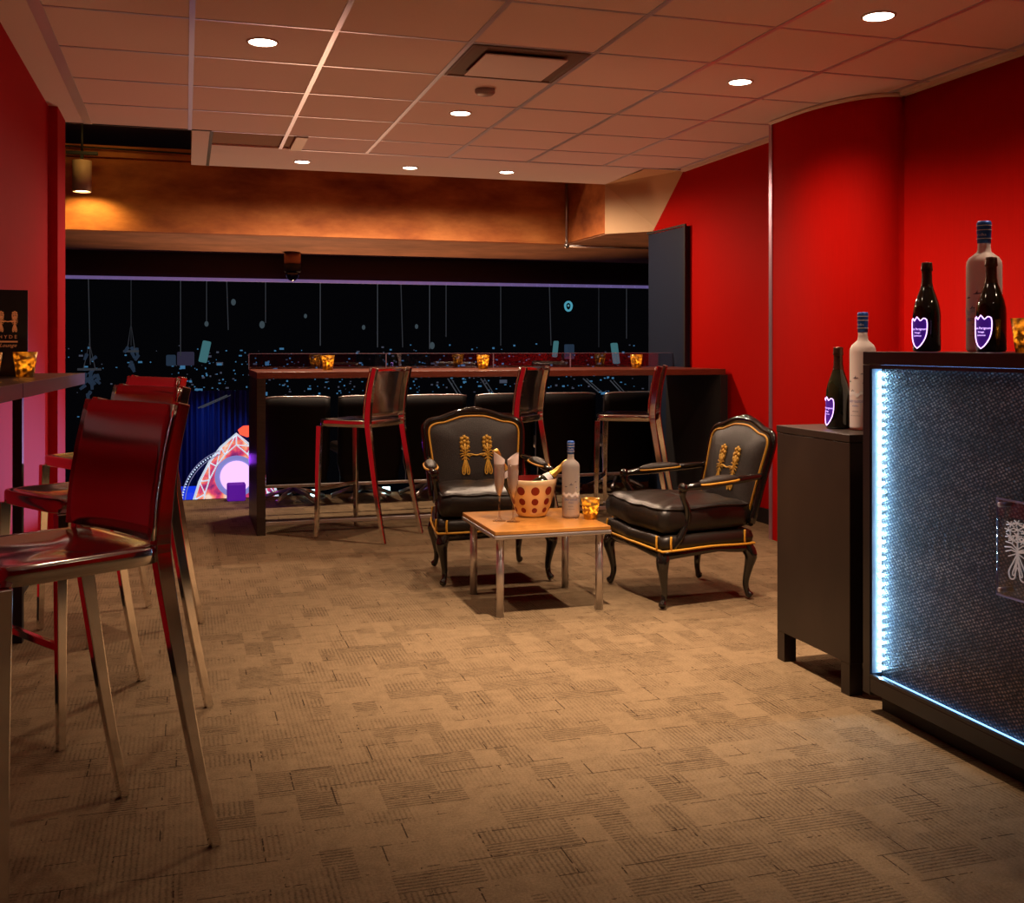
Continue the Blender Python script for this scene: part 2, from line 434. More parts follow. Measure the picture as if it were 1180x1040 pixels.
# soffit: upper slab above the opening and outer side
mb = MB(); mb.box(-3.2, 6.2, 7.16, 12.2, 3.05, 3.15)
struct(mb.build('ceiling_upper_slab', mat('dark_slab', (.10, .04, .025), .8)))
mb = MB(); mb.box(.04, 3.45, 8.535, 8.56, CEIL + .0305, 3.05); mb.box(.04, .06, 7.16, 8.534, CEIL + .0305, 3.05); mb.box(-3.2, .0395, 7.14, 7.16, CEIL + .035, 3.05)
struct(mb.build('wall_soffit_riser', M['plaster']))
# bulkhead with slanted face by the right wall
mb = MB()
A, B, C_, D = (3.45, 8.55, CEIL), (3.45, 8.55, 2.16), (3.80, 8.20, 2.16), (3.80, 7.60, CEIL)
A2, B2, C2, D2 = (3.47, 9.5, CEIL + .4), (3.47, 9.5, 2.16), (5.6, 9.5, 2.16), (5.6, 9.5, CEIL + .4)
mb.v += [A, B, C_, D]; mb.f.append((0, 1, 2, 3)); mb.sm.append(False); mb.mi.append(0)
mb.v += [(3.43, 7.67, CEIL), (3.80, 7.67, CEIL + .001)]; mb.f.append((0, 3, 4)); mb.sm.append(False); mb.mi.append(0)
struct(mb.build('wall_bulkhead_slant', mat('bulkhead_paint', (.66, .44, .25), .8)))
mb = MB(); mb.box(3.452, 3.50, 8.552, 9.5, 2.17, 3.04)
struct(mb.build('wall_bulkhead_side', M['concrete']))
# concrete beam: face and wide underside
mb = MB(); mb.box(-3.2, 3.4515, 9.5, 9.62, 2.16, 2.76)
mb.box(-3.2, 6.2, 9.45, 9.64, 2.765, 2.86)
struct(mb.build('beam_face', M['concrete']))
mb = MB()
mb.v += [(-3.2, 9.62, 2.16), (3.47, 9.62, 2.16), (3.47, 8.55, 2.16), (3.80, 8.22, 2.16), (6.2, 8.22, 2.16), (6.2, 11.5, 2.16), (-3.2, 11.5, 2.16)]
k = len(mb.v); mb.v += [(x, y, 2.21) for x, y, z in mb.v[:7]]
mb.f += [tuple(range(7)), tuple(range(7, 14))[::-1]] + [(i, (i + 1) % 7, (i + 1) % 7 + 7, i + 7) for i in range(7)]
mb.sm += [False] * 9; mb.mi += [0] * 9
struct(mb.build('beam_underside', mat('concrete_soffit', (.50, .24, .13), .7, noise=(3, .25))))
mb = MB(); mb.box(-3.2, 6.2, 11.5, 11.6, 1.885, 2.3)
struct(mb.build('beam_fascia', M['maroon']))
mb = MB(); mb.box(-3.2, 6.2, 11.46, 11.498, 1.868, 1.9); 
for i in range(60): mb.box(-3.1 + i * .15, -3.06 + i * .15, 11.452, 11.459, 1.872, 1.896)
struct(mb.build('trim_track', mat('track_metal_glow', (.5, .5, .62), .4, .6, emis=(.30, .22, .62), estr=.24)))  # emission stands in for stage light falling on the metal track

# left wall with its shallow pilaster
mb = MB(); mb.box(-.90, XL, -2.6, 6.69, 0, CEIL + .03); mb.box(-.90, -.71, 6.6905, 7.10, 0, CEIL + .03)
struct(mb.build('wall_left', M['red_l']))
mb = MB(); mb.box(-3.2, -.901, 6.9, 7.1, 0, 3.05)
struct(mb.build('wall_left_return', M['maroon']))
mb = MB(); mb.box(XL, XL + .012, -2.6, 6.69, 0, .1)
struct(mb.build('baseboard_left', M['base']))
# right wall: flat stretch, rounded column
mb = MB()
mb.v = []
prof = [(3.77, -2.6), (3.77, 4.97)]
for i in range(13):
    t = i / 12 * PI / 2
    prof.append((3.77 - .30 * math.sin(t) ** 1.0, 4.97 + .62 * (1 - math.cos(t))))
prof += [(3.47, 5.85), (3.485, 5.885), (3.52, 5.90), (3.75, 5.90)]
mb.quad_strip([[Vector((x, y, 0)) for x, y in prof], [Vector((x, y, CEIL)) for x, y in prof]], closed=False)
wr = struct(mb.build('wall_right', M['red']))
mb = MB()
poly = [(5.90, 0), (8.23, 0), (8.23, 2.15), (7.63, CEIL), (5.90, CEIL)]
mb.prism(poly, lambda y, z, s: Vector((3.75 + .12 * s, y, z)))
struct(mb.build('wall_right_far', M['red']))
mb = MB(); mb.box(3.735, 3.749, 5.901, 7.5, 0, .10); mb.box(3.755, 3.769, -2.6, 4.96, 0, .1)
struct(mb.build('baseboard_right', M['base']))
mb = MB(); mb.box(3.464, 3.475, 5.84, 5.875, 0, CEIL)
struct(mb.build('trim_column_edge', mat('corner_metal', (.55, .35, .45), .3, .8)))
mb = MB(); mb.tube([Vector((x - .012, y, CEIL - .012)) for x, y in prof[1:-3]], .012, 6); mb.box(3.735, 3.769, -2.6, 4.96, CEIL - .022, CEIL - .0005); mb.box(3.715, 3.749, 5.91, 7.62, CEIL - .022, CEIL - .0005)
struct(mb.build('trim_ceiling_right', M['plaster']))
# dark door in the right wall, open leaf edge lit
door = struct(MB().box(3.715, 3.7495, 7.53, 8.235, .01, 2.13).build('door_1', M['dkgrey'], bevel=.004))
o = MB().box(3.70, 3.7145, 7.52, 7.545, 0, 2.145).box(3.70, 3.7145, 7.546, 8.235, 2.131, 2.145).build('door_frame', M['black'], door)
struct(MB().box(-1., 4.0, -2.72, -2.6, 0, CEIL + .03).build('wall_back', M['red']))

# conduit in the bulkhead corner
mb = MB(); mb.tube([(3.43, 9.46, 2.72), (3.43, 9.46, 2.17)], .012, 8); mb.sphere((3.43, 9.46, 2.145), .028, 8)
mb.tube([(3.43, 9.46, 2.14), (4.9, 9.46, 2.14)], .012, 8); mb.box(4.35, 4.8, 9.42, 9.5, 2.115, 2.155)
tag(mb.build('conduit', M['satin']), 'thin grey conduit bent along the corner of the brown beam', 'pipe')
mb = MB(); mb.tube(smoothpath([(-1.2, 9.38, 2.83), (-.4, 9.38, 2.82), (.4, 9.38, 2.805), (1.2, 9.38, 2.80)], 4), .008, 6)
tag(mb.build('cable', M['black']), 'black cable strung along the ledge above the beam', 'cable')

# ------------------------------------------------------------------ lights
def lamp(kind, name, loc, energy, col, parent=None, **kw):
    l = bpy.data.lights.new(name, kind); l.energy = energy; l.color = col
    rot = kw.pop('rot', (0, 0, 0))
    for k, v in kw.items(): setattr(l, k, v)
    o = bpy.data.objects.new(name, l); COL.objects.link(o); o.location = loc; o.rotation_euler = rot
    if parent: o.parent = parent
    return o
WARM = (1, .71, .49)
def downlight(x, y, r, e, label, ang=110, blend=1., tilt=0, group='round downlights in the tiled ceiling'):
    t = thing('downlight', label, 'ceiling light', (x, y, CEIL), group=group)
    MB().lathe([(r * 1.0, -.006), (r * 1.16, -.006), (r * 1.16, -.0006), (r * 1.0, -.0006)], 28, cap0=False, cap1=False).build('trim_ring', M['lamptrim'], t)
    MB().lathe([(.001, -.0045), (r * .99, -.0045), (r * .99, -.001), (.001, -.001)], 28).build('lamp_face', M['lamp'], t)
    lamp('SPOT', 'downlight_beam', (0, 0, -.03), e, WARM, t, spot_size=R(ang), spot_blend=blend, shadow_soft_size=.035, rot=(tilt, 0, 0))
E = 100
downlight(.336, 4.99, .063, E * .62, 'round downlight nearest the left wall, above the chrome stools', 95)
downlight(1.565, 6.17, .058, E * .65, 'round downlight in mid ceiling just beyond the square air vent', 125)
downlight(2.785, 5.01, .058, E * .80, 'round downlight on the right above the lounge armchair', 150)
downlight(2.785, 3.84, .062, E * .50, 'bright round downlight at upper right above the bar bottles', 150)
downlight(1.565, 3.70, .06, E * 3.7, 'round downlight above the open carpet', 74)
downlight(.336, 3.0, .06, E * .09, 'round downlight above the nearest stool', 150)
downlight(2.785, 2.63, .06, E * .34, 'round downlight above the bar top bottles', 125)
downlight(2.785, .8, .06, E * .25, 'round downlight beyond the near bar end', 140)
downlight(1.2, .2, .06, E * .08, 'round downlight behind the viewpoint')
G2 = 'small downlights in the soffit strip'
downlight(.84, 8.15, .055, E * .62, 'small soffit downlight nearest the slot diffuser, leftmost of three', 174, .35, group=G2)
downlight(1.67, 8.18, .055, E * .62, 'small soffit downlight in the middle of the soffit row', 174, .35, group=G2)
downlight(2.45, 8.16, .055, E * .62, 'small soffit downlight nearest the slanted bulkhead, rightmost of three', 174, .35, group=G2)
# vent
t = thing('ceiling_vent', 'square white plaque air diffuser in a recessed ceiling tile', 'air vent', (1.551, 5.025, CEIL))
mb = MB(); h = .29
for a, b in ((h, h * .72),):
    pass
mb.quad_strip([[Vector((x * s, y * s, z)) for x, y in ((-1, -1), (1, -1), (1, 1), (-1, 1))] for s, z in ((h, -.006), (h - .012, -.008), (h - .02, -.002), (h * .72, -.0015))], cap0=False, smooth=False)
mb.build('recess', M['ventdark'], t)
MB().box(-.205, .205, -.205, .205, -.022, -.014).build('plaque', M['vent'], t, bevel=.003)
for x in (-.1, .1): MB().tube([(x, 0, -.014), (x, 0, -.003)], .008).build('spacer', M['vent'], t)
o = MB().lathe([(.055, 0), (.055, -.018), (.042, -.030), (.001, -.032)], 20).build('smoke_detector', M['smoke'], loc=(1.55, 5.57, CEIL - .0005))
tag(o, 'small grey round smoke detector on the ceiling beyond the vent', 'smoke detector')
# cylinder track lamp on the left
t = thing('cylinder_lamp', 'tan cylinder spotlight hanging by the left wall below the track', 'lamp', (-.80, 9.25, 2.44))
MB().lathe([(.068, .0), (.074, .0), (.074, .25), (.02, .26), (.001, .26)], 24, cap0=False).build('lamp_shade', mat('lamp_cylinder', (.62, .42, .30), .5), t)
MB().lathe([(.001, .012), (.068, .012)], 24, cap0=True).build('lamp_face', emit('warm_lamp', (1, .72, .36), 10), t)
MB().box(-.012, .012, -.012, .012, .26, .30).box(-.12, .12, -.02, .02, .30, .325).build('mount', M['black'], t)
MB().tube([(0, 0, .325), (0, 0, .61)], .01).build('stem', M['black'], t)
lamp('SPOT', 'cylinder_beam', (0.03, .0, .0), 14, (1, .68, .18), t, spot_size=R(140), spot_blend=.5, shadow_soft_size=.05, rot=(R(25), 0, 0))
lamp('POINT', 'ledge_glow', (0.1, -.3, .42), 1.2, (1, .6, .15), t, shadow_soft_size=.05)
# dome camera
p = at(337, 293, 11.25)
t = thing('dome_camera', 'dome security camera on a tan housing under the beam', 'camera', (p.x, 11.25, 2.16))
MB().lathe([(.085, -.001), (.085, -.10), (.08, -.115), (.001, -.115)], 24).build('housing', M['tan'], t)
MB().lathe([(.088, -.116), (.088, -.19), (.08, -.20), (.001, -.20)], 24).build('collar', M['black'], t)
MB().lathe([(.07, -.2005), (.068, -.235), (.05, -.27), (.025, -.288), (.001, -.292)], 24).build('dome', M['dome'], t)

# ------------------------------------------------------------------ bar with LED front
BX, BY0, BY1, BT = 2.137, 1.55, 3.03, 1.18
t = thing('bar_counter', 'black bar counter with woven metal front rimmed by blue white LEDs', 'bar counter', (BX, BY1, 0))
def rel(mb): return mb.xform(Matrix.Translation((-BX, -BY1, 0)))
rel(MB().box(BX, BX + .66, BY0, BY1, BT - .042, BT)).build('countertop', M['barblack'], t, bevel=.002)
rel(MB().box(BX, BX + .66, BY1 - .038, BY1, .06, BT - .0425)).build('side_panel', M['barblack'], t, bevel=.002)
rel(MB().box(BX, BX + .66, BY0, BY0 + .038, .06, BT - .0425)).build('side_panel', M['barblack'], t, bevel=.002)
rel(MB().box(BX, BX + .60, BY0 + .0385, BY1 - .0385, .07, .118)).build('bottom_rail', M['barblack'], t, bevel=.002)
rel(MB().box(BX + .045, BX + .06, BY0 + .0385, BY1 - .0385, .1185, BT - .043)).build('front_panel', M['mesh'], t)
rel(MB().box(BX + .06, BX + .62, BY0 + .04, BY1 - .02, 0, .0695)).build('plinth', M['black'], t)
n = 36
for i in range(n):
    z = .145 + (BT - .22) * i / (n - 1)
    rel(MB().box(BX + .036, BX + .0445, BY1 - .0415, BY1 - .0385, z - .0035, z + .0035)).build('led', M['led'], t)
rel(MB().box(BX + .008, BX + .0447, BY1 - .0384, BY1 - .0381, .13, BT - .056)).build('led_bounce', mat('bounce_white', (.8, .8, .82), .5), t)  # added white strip that makes the post's inner face look lit
rel(MB().box(BX + .034, BX + .042, BY0 + .05, BY1 - .05, BT - .0465, BT - .0430)).build('led_strip', M['led_soft'], t)
rel(MB().box(BX + .036, BX + .041, BY0 + .05, BY1 - .05, .1185, .1205)).build('led_strip', M['led_soft'], t)
rel(MB().box(BX, BX + .014, BY0 + .0385, BY1 - .0385, BT - .054, BT - .0425)).build('front_lip', M['barblack'], t)
rel(MB().box(BX, BX + .014, BY0 + .0385, BY1 - .0385, .1185, .1275)).build('front_lip', M['barblack'], t)
# acrylic plaque
pl = thing('acrylic_sign', 'clear acrylic plaque with white pineapple emblem fixed to the bar front', 'sign', (BX + .012, 2.25, .646))
MB().box(-.006, 0, -.18, .18, -.132, .132).build('plate', M['acrylic'], pl, bevel=.002)
MB().tube([(-.003, y, z) for y, z in ((-.18, -.132), (.18, -.132), (.18, .132), (-.18, .132))], .004, 6, close=True, smooth=False).build('plate_edge', mat('acrylic_edge', (.35, .33, .5), .2, .3), pl)
for y in (-.165, .165):
    for z in (-.117, .117):
        MB().lathe([(.001, .010), (.007, .010), (.007, -.0325), (.001, -.0325)], 12, c=(0, 0, 0), mtx=Matrix.Translation((0, y, z)) @ Matrix.Rotation(-PI / 2, 4, 'Y')).build('standoff', M['satin'], pl)
emblem_mb(.33, .165, .0021, lambda a, b: Vector((-.0085, -a, b))).build('emblem', M['whitelogo'], pl)

# cabinet beside the bar
t = thing('side_cabinet', 'dark brown cabinet on short legs at the end of the bar', 'cabinet', (2.17, 3.15, 0))
MB().box(0, .60, 0, .47, .11, .868).build('body', M['cabinet'], t, bevel=.003)
MB().box(-.002, .602, -.002, .472, .8685, .895).build('top', M['cabinet'], t, bevel=.002)
for x in (.002, .54):
    for y in (.004, .42):
        MB().box(x, x + .05, y, y + .05, 0, .1095).build('leg', M['cabinet'], t)

# ------------------------------------------------------------------ bottles, candles
def cyl(r, az):
    return lambda x, y, d=.0004: Vector(((r + d) * math.cos(az + x / r), (r + d) * math.sin(az + x / r), y))
def champagne(loc, h, az, label, group='dark champagne bottles with glowing labels'):
    t = thing('champagne_bottle', label, 'bottle', loc, group=group)
    s = h / .30; r = .0445 * s
    prof = [(.001, .004), (.030, .0), (.042, .002), (.0445, .008), (.0445, .12), (.0430, .140), (.0375, .165), (.029, .19), (.0205, .213), (.0165, .232), (.0155, .25)]
    MB().lathe([(a * s, z * s) for a, z in prof], 32).build('glass_body', M['bottleglass'], t)
    MB().lathe([(a * s, z * s) for a, z in [(.0200, .2165), (.0172, .232), (.0162, .262), (.0162, .268), (.0195, .272), (.0185, .278), (.0175, .292), (.0165, .298), (.001, .300)]], 24, cap0=False).build('foil', M['darkfoil'], t)
    LS = 1.18
    shp = [(-.027, .100), (-.018, .104), (-.010, .097), (0, .108), (.010, .097), (.018, .104), (.027, .100), (.0285, .080), (.026, .058), (.018, .038), (0, .020), (-.018, .038), (-.026, .058), (-.0285, .080)]
    f = cyl(r, az)
    sm = smoothpath([(x * s, y * s, 0) for x, y in [(LS * a, .066 + LS * (b - .066)) for a, b in shp] + [(LS * shp[0][0], .066 + LS * (shp[0][1] - .066))]], 2)[:-1]
    mb = MB(); c = [(0, .066 * s)]
    for k in range(len(sm)):
        a, b = sm[k], sm[(k + 1) % len(sm)]
        prev = None
        for j in range(5):
            t0 = j / 4
            pa = f(a.x * t0, .066 * s + (a.y - .066 * s) * t0, .0006); pb = f(b.x * t0, .066 * s + (b.y - .066 * s) * t0, .0006)
            if prev:
                i0 = len(mb.v); mb.v += [tuple(prev[0]), tuple(prev[1]), tuple(pb), tuple(pa)]; mb.f.append((i0, i0 + 1, i0 + 2, i0 + 3)); mb.sm.append(True); mb.mi.append(0)
            prev = (pa, pb)
    mb.build('label', M['labelpurple'], t)
    MB().tube([f(p.x, p.y, .0012) for p in sm], .0016 * s, 6, close=True).build('label_outline', M['neon'], t)
    m2 = text_mb('Dom Perignon', .0105 * s, lambda x, y, d: f(x, y + .072 * s, .0014))
    text_mb('Vintage', .008 * s, lambda x, y, d: f(x, y + .061 * s, .0014), m2)
    text_mb('Luminous', .008 * s, lambda x, y, d: f(x, y + .051 * s, .0014), m2)
    m2.build('label_text', M['neontext'], t)
    return t
G3 = 'champagne bottles on bar and cabinet'
champagne((2.23, 2.83, BT + .0006), .282, R(190), 'dark champagne bottle standing alone at the far end of the bar top')
champagne((2.235, 2.555, BT + .0006), .277, R(188), 'dark champagne bottle in front of the tall frosted vodka bottle on the bar')
champagne((2.30, 3.41, .8956), .300, R(172), 'slim dark champagne bottle on the brown side cabinet')

def vodka(loc, h, r, az, label, fm='frost'):
    t = thing('vodka_bottle', label, 'bottle', loc, group='frosted vodka bottles with blue caps')
    b = [(.001, .003), (r * .8, 0), (r * .97, .004), (r, .012), (r, h * .66), (r * .97, h * .69), (r * .84, h * .72), (r * .58, h * .745), (r * .40, h * .765), (r * .36, h * .80), (r * .36, h * .84)]
    MB().lathe(b, 36).build('glass_body', M[fm], t)
    MB().lathe([(r * .38, h * .83), (r * .39, h * .88), (r * .395, h * .90), (r * .405, h * .905), (r * .405, h * .955), (r * .42, h * .96), (r * .42, h * .985), (r * .36, h), (.001, h)], 24).build('cap', M['blue'], t)
    m0 = MB()
    for z0 in (.862, .928, .962): m0.lathe([(r * .424, h * z0), (r * .424, h * (z0 + .006))], 24, cap0=False, cap1=False)
    text_mb('Vodka', .012, lambda x, y, d: cyl(r * .41, az)(x, y + h * .885, .001), m0)
    m0.build('cap_print', M['whiteprint'], t)
    f = cyl(r, az)
    ps = r / .05
    mb = text_mb('GREY GOOSE', .0125 * ps, lambda x, y, d: f(x, y + h * .235, .0006))
    text_mb('VODKA', .0085 * ps, lambda x, y, d: f(x, y + h * .20, .0006), mb)
    mb.build('brand_print', M['bluelabel'], t)
    mb = text_mb('IMPORTED', .006 * ps, lambda x, y, d: f(x, y + h * .155, .0006))
    text_mb('DISTILLED IN FRANCE', .0045 * ps, lambda x, y, d: f(x, y + h * .12, .0006), mb)
    mb.build('small_print', M['greyprint'], t)
    # geese in flight and snowy range band
    for cx, cy, q in ((.0, .44, .012), (-.030, .41, .009), (.026, .475, .007), (-.015, .33, .010), (.032, .40, .006)):
        P = [(-1, 0), (-.4, .12), (.0, .45), (.25, .9), (.3, .25), (.9, .30), (1.2, .1), (.8, .0), (.2, -.12), (-.3, -.1)]
        g = MB(); g.v += [tuple(f((cx + x * q) * ps, cy * h + y * q * ps, .0007)) for x, y in P]; g.f.append(tuple(range(len(P)))); g.sm.append(False); g.mi.append(0)
        g.build('bird_print', M['greyprint'], t)
    mb = MB()
    n = 24; lo = []; hi = []
    for i in range(n + 1):
        x = (-.055 + .11 * i / n) * ps
        z = h * .29 + .006 * math.sin(i * .8); lo.append(f(x, z, .0006)); hi.append(f(x, z + .010 + .006 * abs(math.sin(i * 1.7)), .0006))
    mb.quad_strip([lo, hi], closed=False); mb.build('mountain_print', M['whiteprint'], t)
    return t
vodka((2.37, 2.74, BT + .0006), .405, .052, R(205), 'tall frosted vodka bottle with blue cap at the back of the bar top')
vodka((2.345, 3.325, .8956), .425, .046, R(200), 'frosted vodka bottle with blue cap on the side cabinet')
vodka((1.745, 4.755, .3866), .362, .042, R(250), 'frosted vodka bottle with blue cap standing on the wooden coffee table', 'frost_full')

def votive(loc, label, s=1., light=.5):
    t = thing('votive_candle', label, 'candle', loc, group='gold glass votive candles')
    t.scale = (s, s, s); light *= .55
    MB().lathe([(.030, 0), (.033, .0), (.046, .100), (.0445, .1005), (.0315, .006), (.001, .006)], 28, cap0=True, cap1=True).build('glass_cup', M['votive'], t)
    MB().lathe([(.001, .008), (.028, .008), (.029, .035), (.001, .035)], 18).build('wax', M['wax'], t)
    MB().lathe([(.001, .036), (.006, .042), (.0075, .050), (.004, .062), (.001, .070)], 10).build('flame', M['flame'], t)
    lamp('POINT', 'candle_glow', (0, 0, .060), light, (1, .66, .22), t, shadow_soft_size=.008)
    return t
votive((2.24, 2.42, BT + .0006), 'gold glass votive candle at the right of the bar top bottles', .95)
votive((1.82, 4.69, .3866), 'gold glass votive candle on the coffee table beside the vodka bottle', .95)

# ------------------------------------------------------------------ coffee table
TX, TY = 1.565, 4.77
t = thing('coffee_table', 'square honey wood coffee table with silver metal legs and rim', 'table', (TX, TY, 0), 0)
MB().box(-.272, .272, -.288, .288, .368, .386).build('tabletop', M['tabletop'], t, bevel=.003)
MB().box(-.276, .276, -.292, .292, .350, .3675).build('rim', M['satin'], t, bevel=.004)
for x in (-.235, .235):
    for y in (-.24, .215):
        MB().tube([(x, y, 0), (x, y, .3495)], .0175, 16).build('leg', M['satin'], t)
# flutes
def flute(loc, label, rz):
    t = thing('champagne_flute', label, 'glass', loc, rz, group='champagne flutes on the coffee table')
    MB().lathe([(.001, .003), (.031, .0), (.031, .0015), (.012, .006), (.0045, .018), (.0038, .085), (.005, .105), (.014, .135), (.023, .175), (.0265, .23), (.0255, .265), (.0245, .265), (.0255, .23), (.022, .176), (.012, .137), (.001, .115)], 28).build('glass_bowl', M['fluteglass'], t)
    mb = MB(); rings = []
    for k, (z, r) in enumerate(((.118, .003), (.138, .0115), (.176, .0215), (.23, .0245), (.26, .0235), (.275, .026), (.285, .026))):
        rings.append([Vector((r * math.cos(a) * (1 + .04 * math.sin(5 * a)), r * math.sin(a), z + (max(0, z - .26) / .025) * .035 * (.5 + .5 * math.cos(a)))) for a in [2 * PI * j / 24 for j in range(24)]])
    mb.quad_strip(rings, cap1=False); mb.build('napkin', M['napkin'], t)
flute((1.392, 4.755, .3866), 'left champagne flute with a folded white napkin', R(165))
flute((1.447, 4.715, .3866), 'right champagne flute with a folded white napkin, nearer the bucket', R(-5))
# ice bucket
BK = (1.585, 4.86, .3866)
t = thing('ice_bucket', 'gold champagne ice bucket with red dots and red lining', 'ice bucket', BK)
mb = MB()
bprof = [(.062, .0), (.070, .006), (.082, .03), (.098, .075), (.110, .12), (.117, .155), (.120, .178), (.116, .180), (.112, .155), (.104, .12), (.092, .075), (.072, .02), (.001, .018)]
MB().lathe(bprof[:8], 48, cap1=False).build('bowl', M['bucketgold'], t)
MB().lathe(bprof[7:], 48, cap0=False).build('lining', M['bucketin'], t)
def brad(z):
    for (r0, z0), (r1, z1) in zip(bprof[:7], bprof[1:7]):
        if z0 <= z <= z1: return r0 + (r1 - r0) * (z - z0) / (z1 - z0)
    return .12
mb = MB(); i0 = 0
for z, rd, off in ((.130, .0205, 0), (.078, .0165, 0), (.036, .0130, 0)):
    for k in range(10):
        a0 = 2 * PI * k / 10 + off + .15
        mb = MB(); c0 = 0; mb.v.append(tuple(Vector(((brad(z) + .0010) * math.cos(a0), (brad(z) + .0010) * math.sin(a0), z))))
        for j in range(16):
            q = 2 * PI * j / 16; zz = z + rd * math.sin(q); rr = brad(zz) + .0010
            aa = a0 + rd * math.cos(q) / rr
            mb.v.append((rr * math.cos(aa), rr * math.sin(aa), zz))
        for j in range(16): mb.f.append((c0, c0 + 1 + j, c0 + 1 + (j + 1) % 16)); mb.sm.append(True); mb.mi.append(0)
        mb.build('dot', M['bucketred'], t)
def bucketbottle(loc, rot, label):
    o = thing('bucket_bottle', label, 'bottle', loc); o.rotation_euler = rot
    MB().lathe([(.001, .0), (.036, .0), (.038, .01), (.038, .09), (.032, .12), (.020, .16), (.0135, .19), (.0135, .20)], 24).build('glass_body', M['bottleglass'], o)
    MB().lathe([(.0215, .160), (.0152, .19), (.0145, .235), (.0175, .238), (.017, .262), (.014, .270), (.001, .271)], 20, cap0=False).build('foil', M['goldfoil'], o)
    MB().lathe([(.0305, .128), (.0228, .156)], 20, cap0=False, cap1=False).build('label_band', M['whiteprint'], o)
    o.name = 'champagne_bottle'
bucketbottle((1.538, 4.905, .462), (0, R(-27.5), 0), 'gold foil necked champagne bottle leaning left out of the ice bucket')
bucketbottle((1.539, 4.815, .487), (0, R(54), 0), 'gold foil necked champagne bottle leaning right towards the vodka bottle')

# ------------------------------------------------------------------ bar stools
def sweep_rect(mb, path, wx, dd, smooth=False, xs=None):
    """path of (x, y, z); section wx along x and dd along the in-plane normal"""
    P = [Vector(p) for p in path]; k = len(P)
    rings = []
    for i, p in enumerate(P):
        tv = P[min(i + 1, k - 1)] - P[max(i - 1, 0)]; tv.x = 0; tv.normalize()
        nv = Vector((0, -tv.z, tv.y))
        w = wx[i] if hasattr(wx, '__len__') else wx; d = dd[i] if hasattr(dd, '__len__') else dd
        X = Vector((1, 0, 0))
        rings.append([p + X * a * w / 2 + nv * b * d / 2 for a, b in ((-1, -1), (1, -1), (1, 1), (-1, 1))])
    return mb.quad_strip(rings, smooth=smooth)
def make_stool(label, group):
    t = thing('bar_stool', label, 'stool', group=group)
    back = [(-.315, 0), (-.262, .25), (-.218, .50), (-.192, .66), (-.184, .74), (-.192, .84), (-.210, .95), (-.238, 1.064)]
    for s in (-1, 1):
        bp = smoothpath([(s * (.212 - .022 * min(1, z / .74)), y, z) for y, z in back], 4)
        sweep_rect(MB(), bp, [.020 + .008 * min(1, p.z / .7) for p in bp], [.026 + .014 * max(0, 1 - abs(p.z - .74) / .6) for p in bp]).build('rear_leg', M['chrome'], t, bevel=.003)
        fp = smoothpath([(s * .212, .190, 0), (s * .200, .186, .40), (s * .192, .180, .698)], 4)
        sweep_rect(MB(), fp, [.020 + .010 * p.z / .7 for p in fp], [.024 + .012 * p.z / .7 for p in fp]).build('front_leg', M['chrome'], t, bevel=.003)
    # seat: dished top with apron and rounded corners
    n = 48; W, Dp = .208, .200; yc = .0
    def se(a, sc, z, dish=0):
        c, s_ = math.cos(a), math.sin(a); e = .32
        x = W * sc * math.copysign(abs(c) ** e, c); y = Dp * sc * math.copysign(abs(s_) ** e, s_) + yc
        return Vector((x, y, z - dish))
    A = [2 * PI * j / n for j in range(n)]
    rings = [[se(a, .97, .697) for a in A], [se(a, 1., .700) for a in A], [se(a, 1., .732) for a in A], [se(a, .985, .739) for a in A], [se(a, .95, .740) for a in A], [se(a, .88, .737) for a in A]]
    for sc, d in ((.75, .008), (.58, .014), (.38, .017), (.2, .015), (.05, .013)):
        rings.append([se(a, sc, .740, d + .004 * math.cos(2 * a) * sc) for a in A])
    MB().quad_strip(rings).build('seat', M['chrome2'], t)
    # curved back sheet between the stiles
    nx, nz = 16, 10; fr, bk = [], []
    for j in range(nz + 1):
        z = .752 + (.311) * j / nz
        y0 = None
        for (ya, za), (yb, zb) in zip(back, back[1:]):
            if za <= z <= zb: y0 = ya + (yb - ya) * (z - za) / (zb - za)
        fr.append([Vector((-.204 + .408 * i / nx, y0 + .034 - .016 * math.sin(PI * i / nx), z)) for i in range(nx + 1)])
        bk.append([p + Vector((0, -.009, 0)) for p in fr[-1]])
    rings = [a + b[::-1] for a, b in zip(fr, bk)]
    MB().quad_strip(rings).build('backrest', M['chrome2'], t)
    MB().box(-.198, .198, .178, .198, .290, .312).build('footrest', M['chrome'], t, bevel=.003)
    return t
GS = 'polished metal stools along the left high table'
GC = 'polished metal stools at the far counter'
st = make_stool('nearest polished metal bar stool, cut by the left edge of the photo', GS)
st.location = (-.312, 2.672, 0); st.rotation_euler = (0, 0, R(212 - 90))
dup(st, (-.305, 3.70, 0), R(212 - 90), 'second polished metal bar stool at the left high table')
dup(st, (-.315, 4.82, 0), R(212 - 90), 'third and farthest polished metal bar stool at the left high table')
dup(st, (1.065, 6.755, 0), R(136 - 90), 'polished red reflecting stool at the left end of the far counter', GC)
dup(st, (2.03, 6.82, 0), R(138 - 90), 'polished red reflecting stool behind the left armchair at the far counter', GC)
dup(st, (2.89, 6.74, 0), R(150 - 90), 'polished stool at the right end of the far counter beside the shadow-black end board', GC)

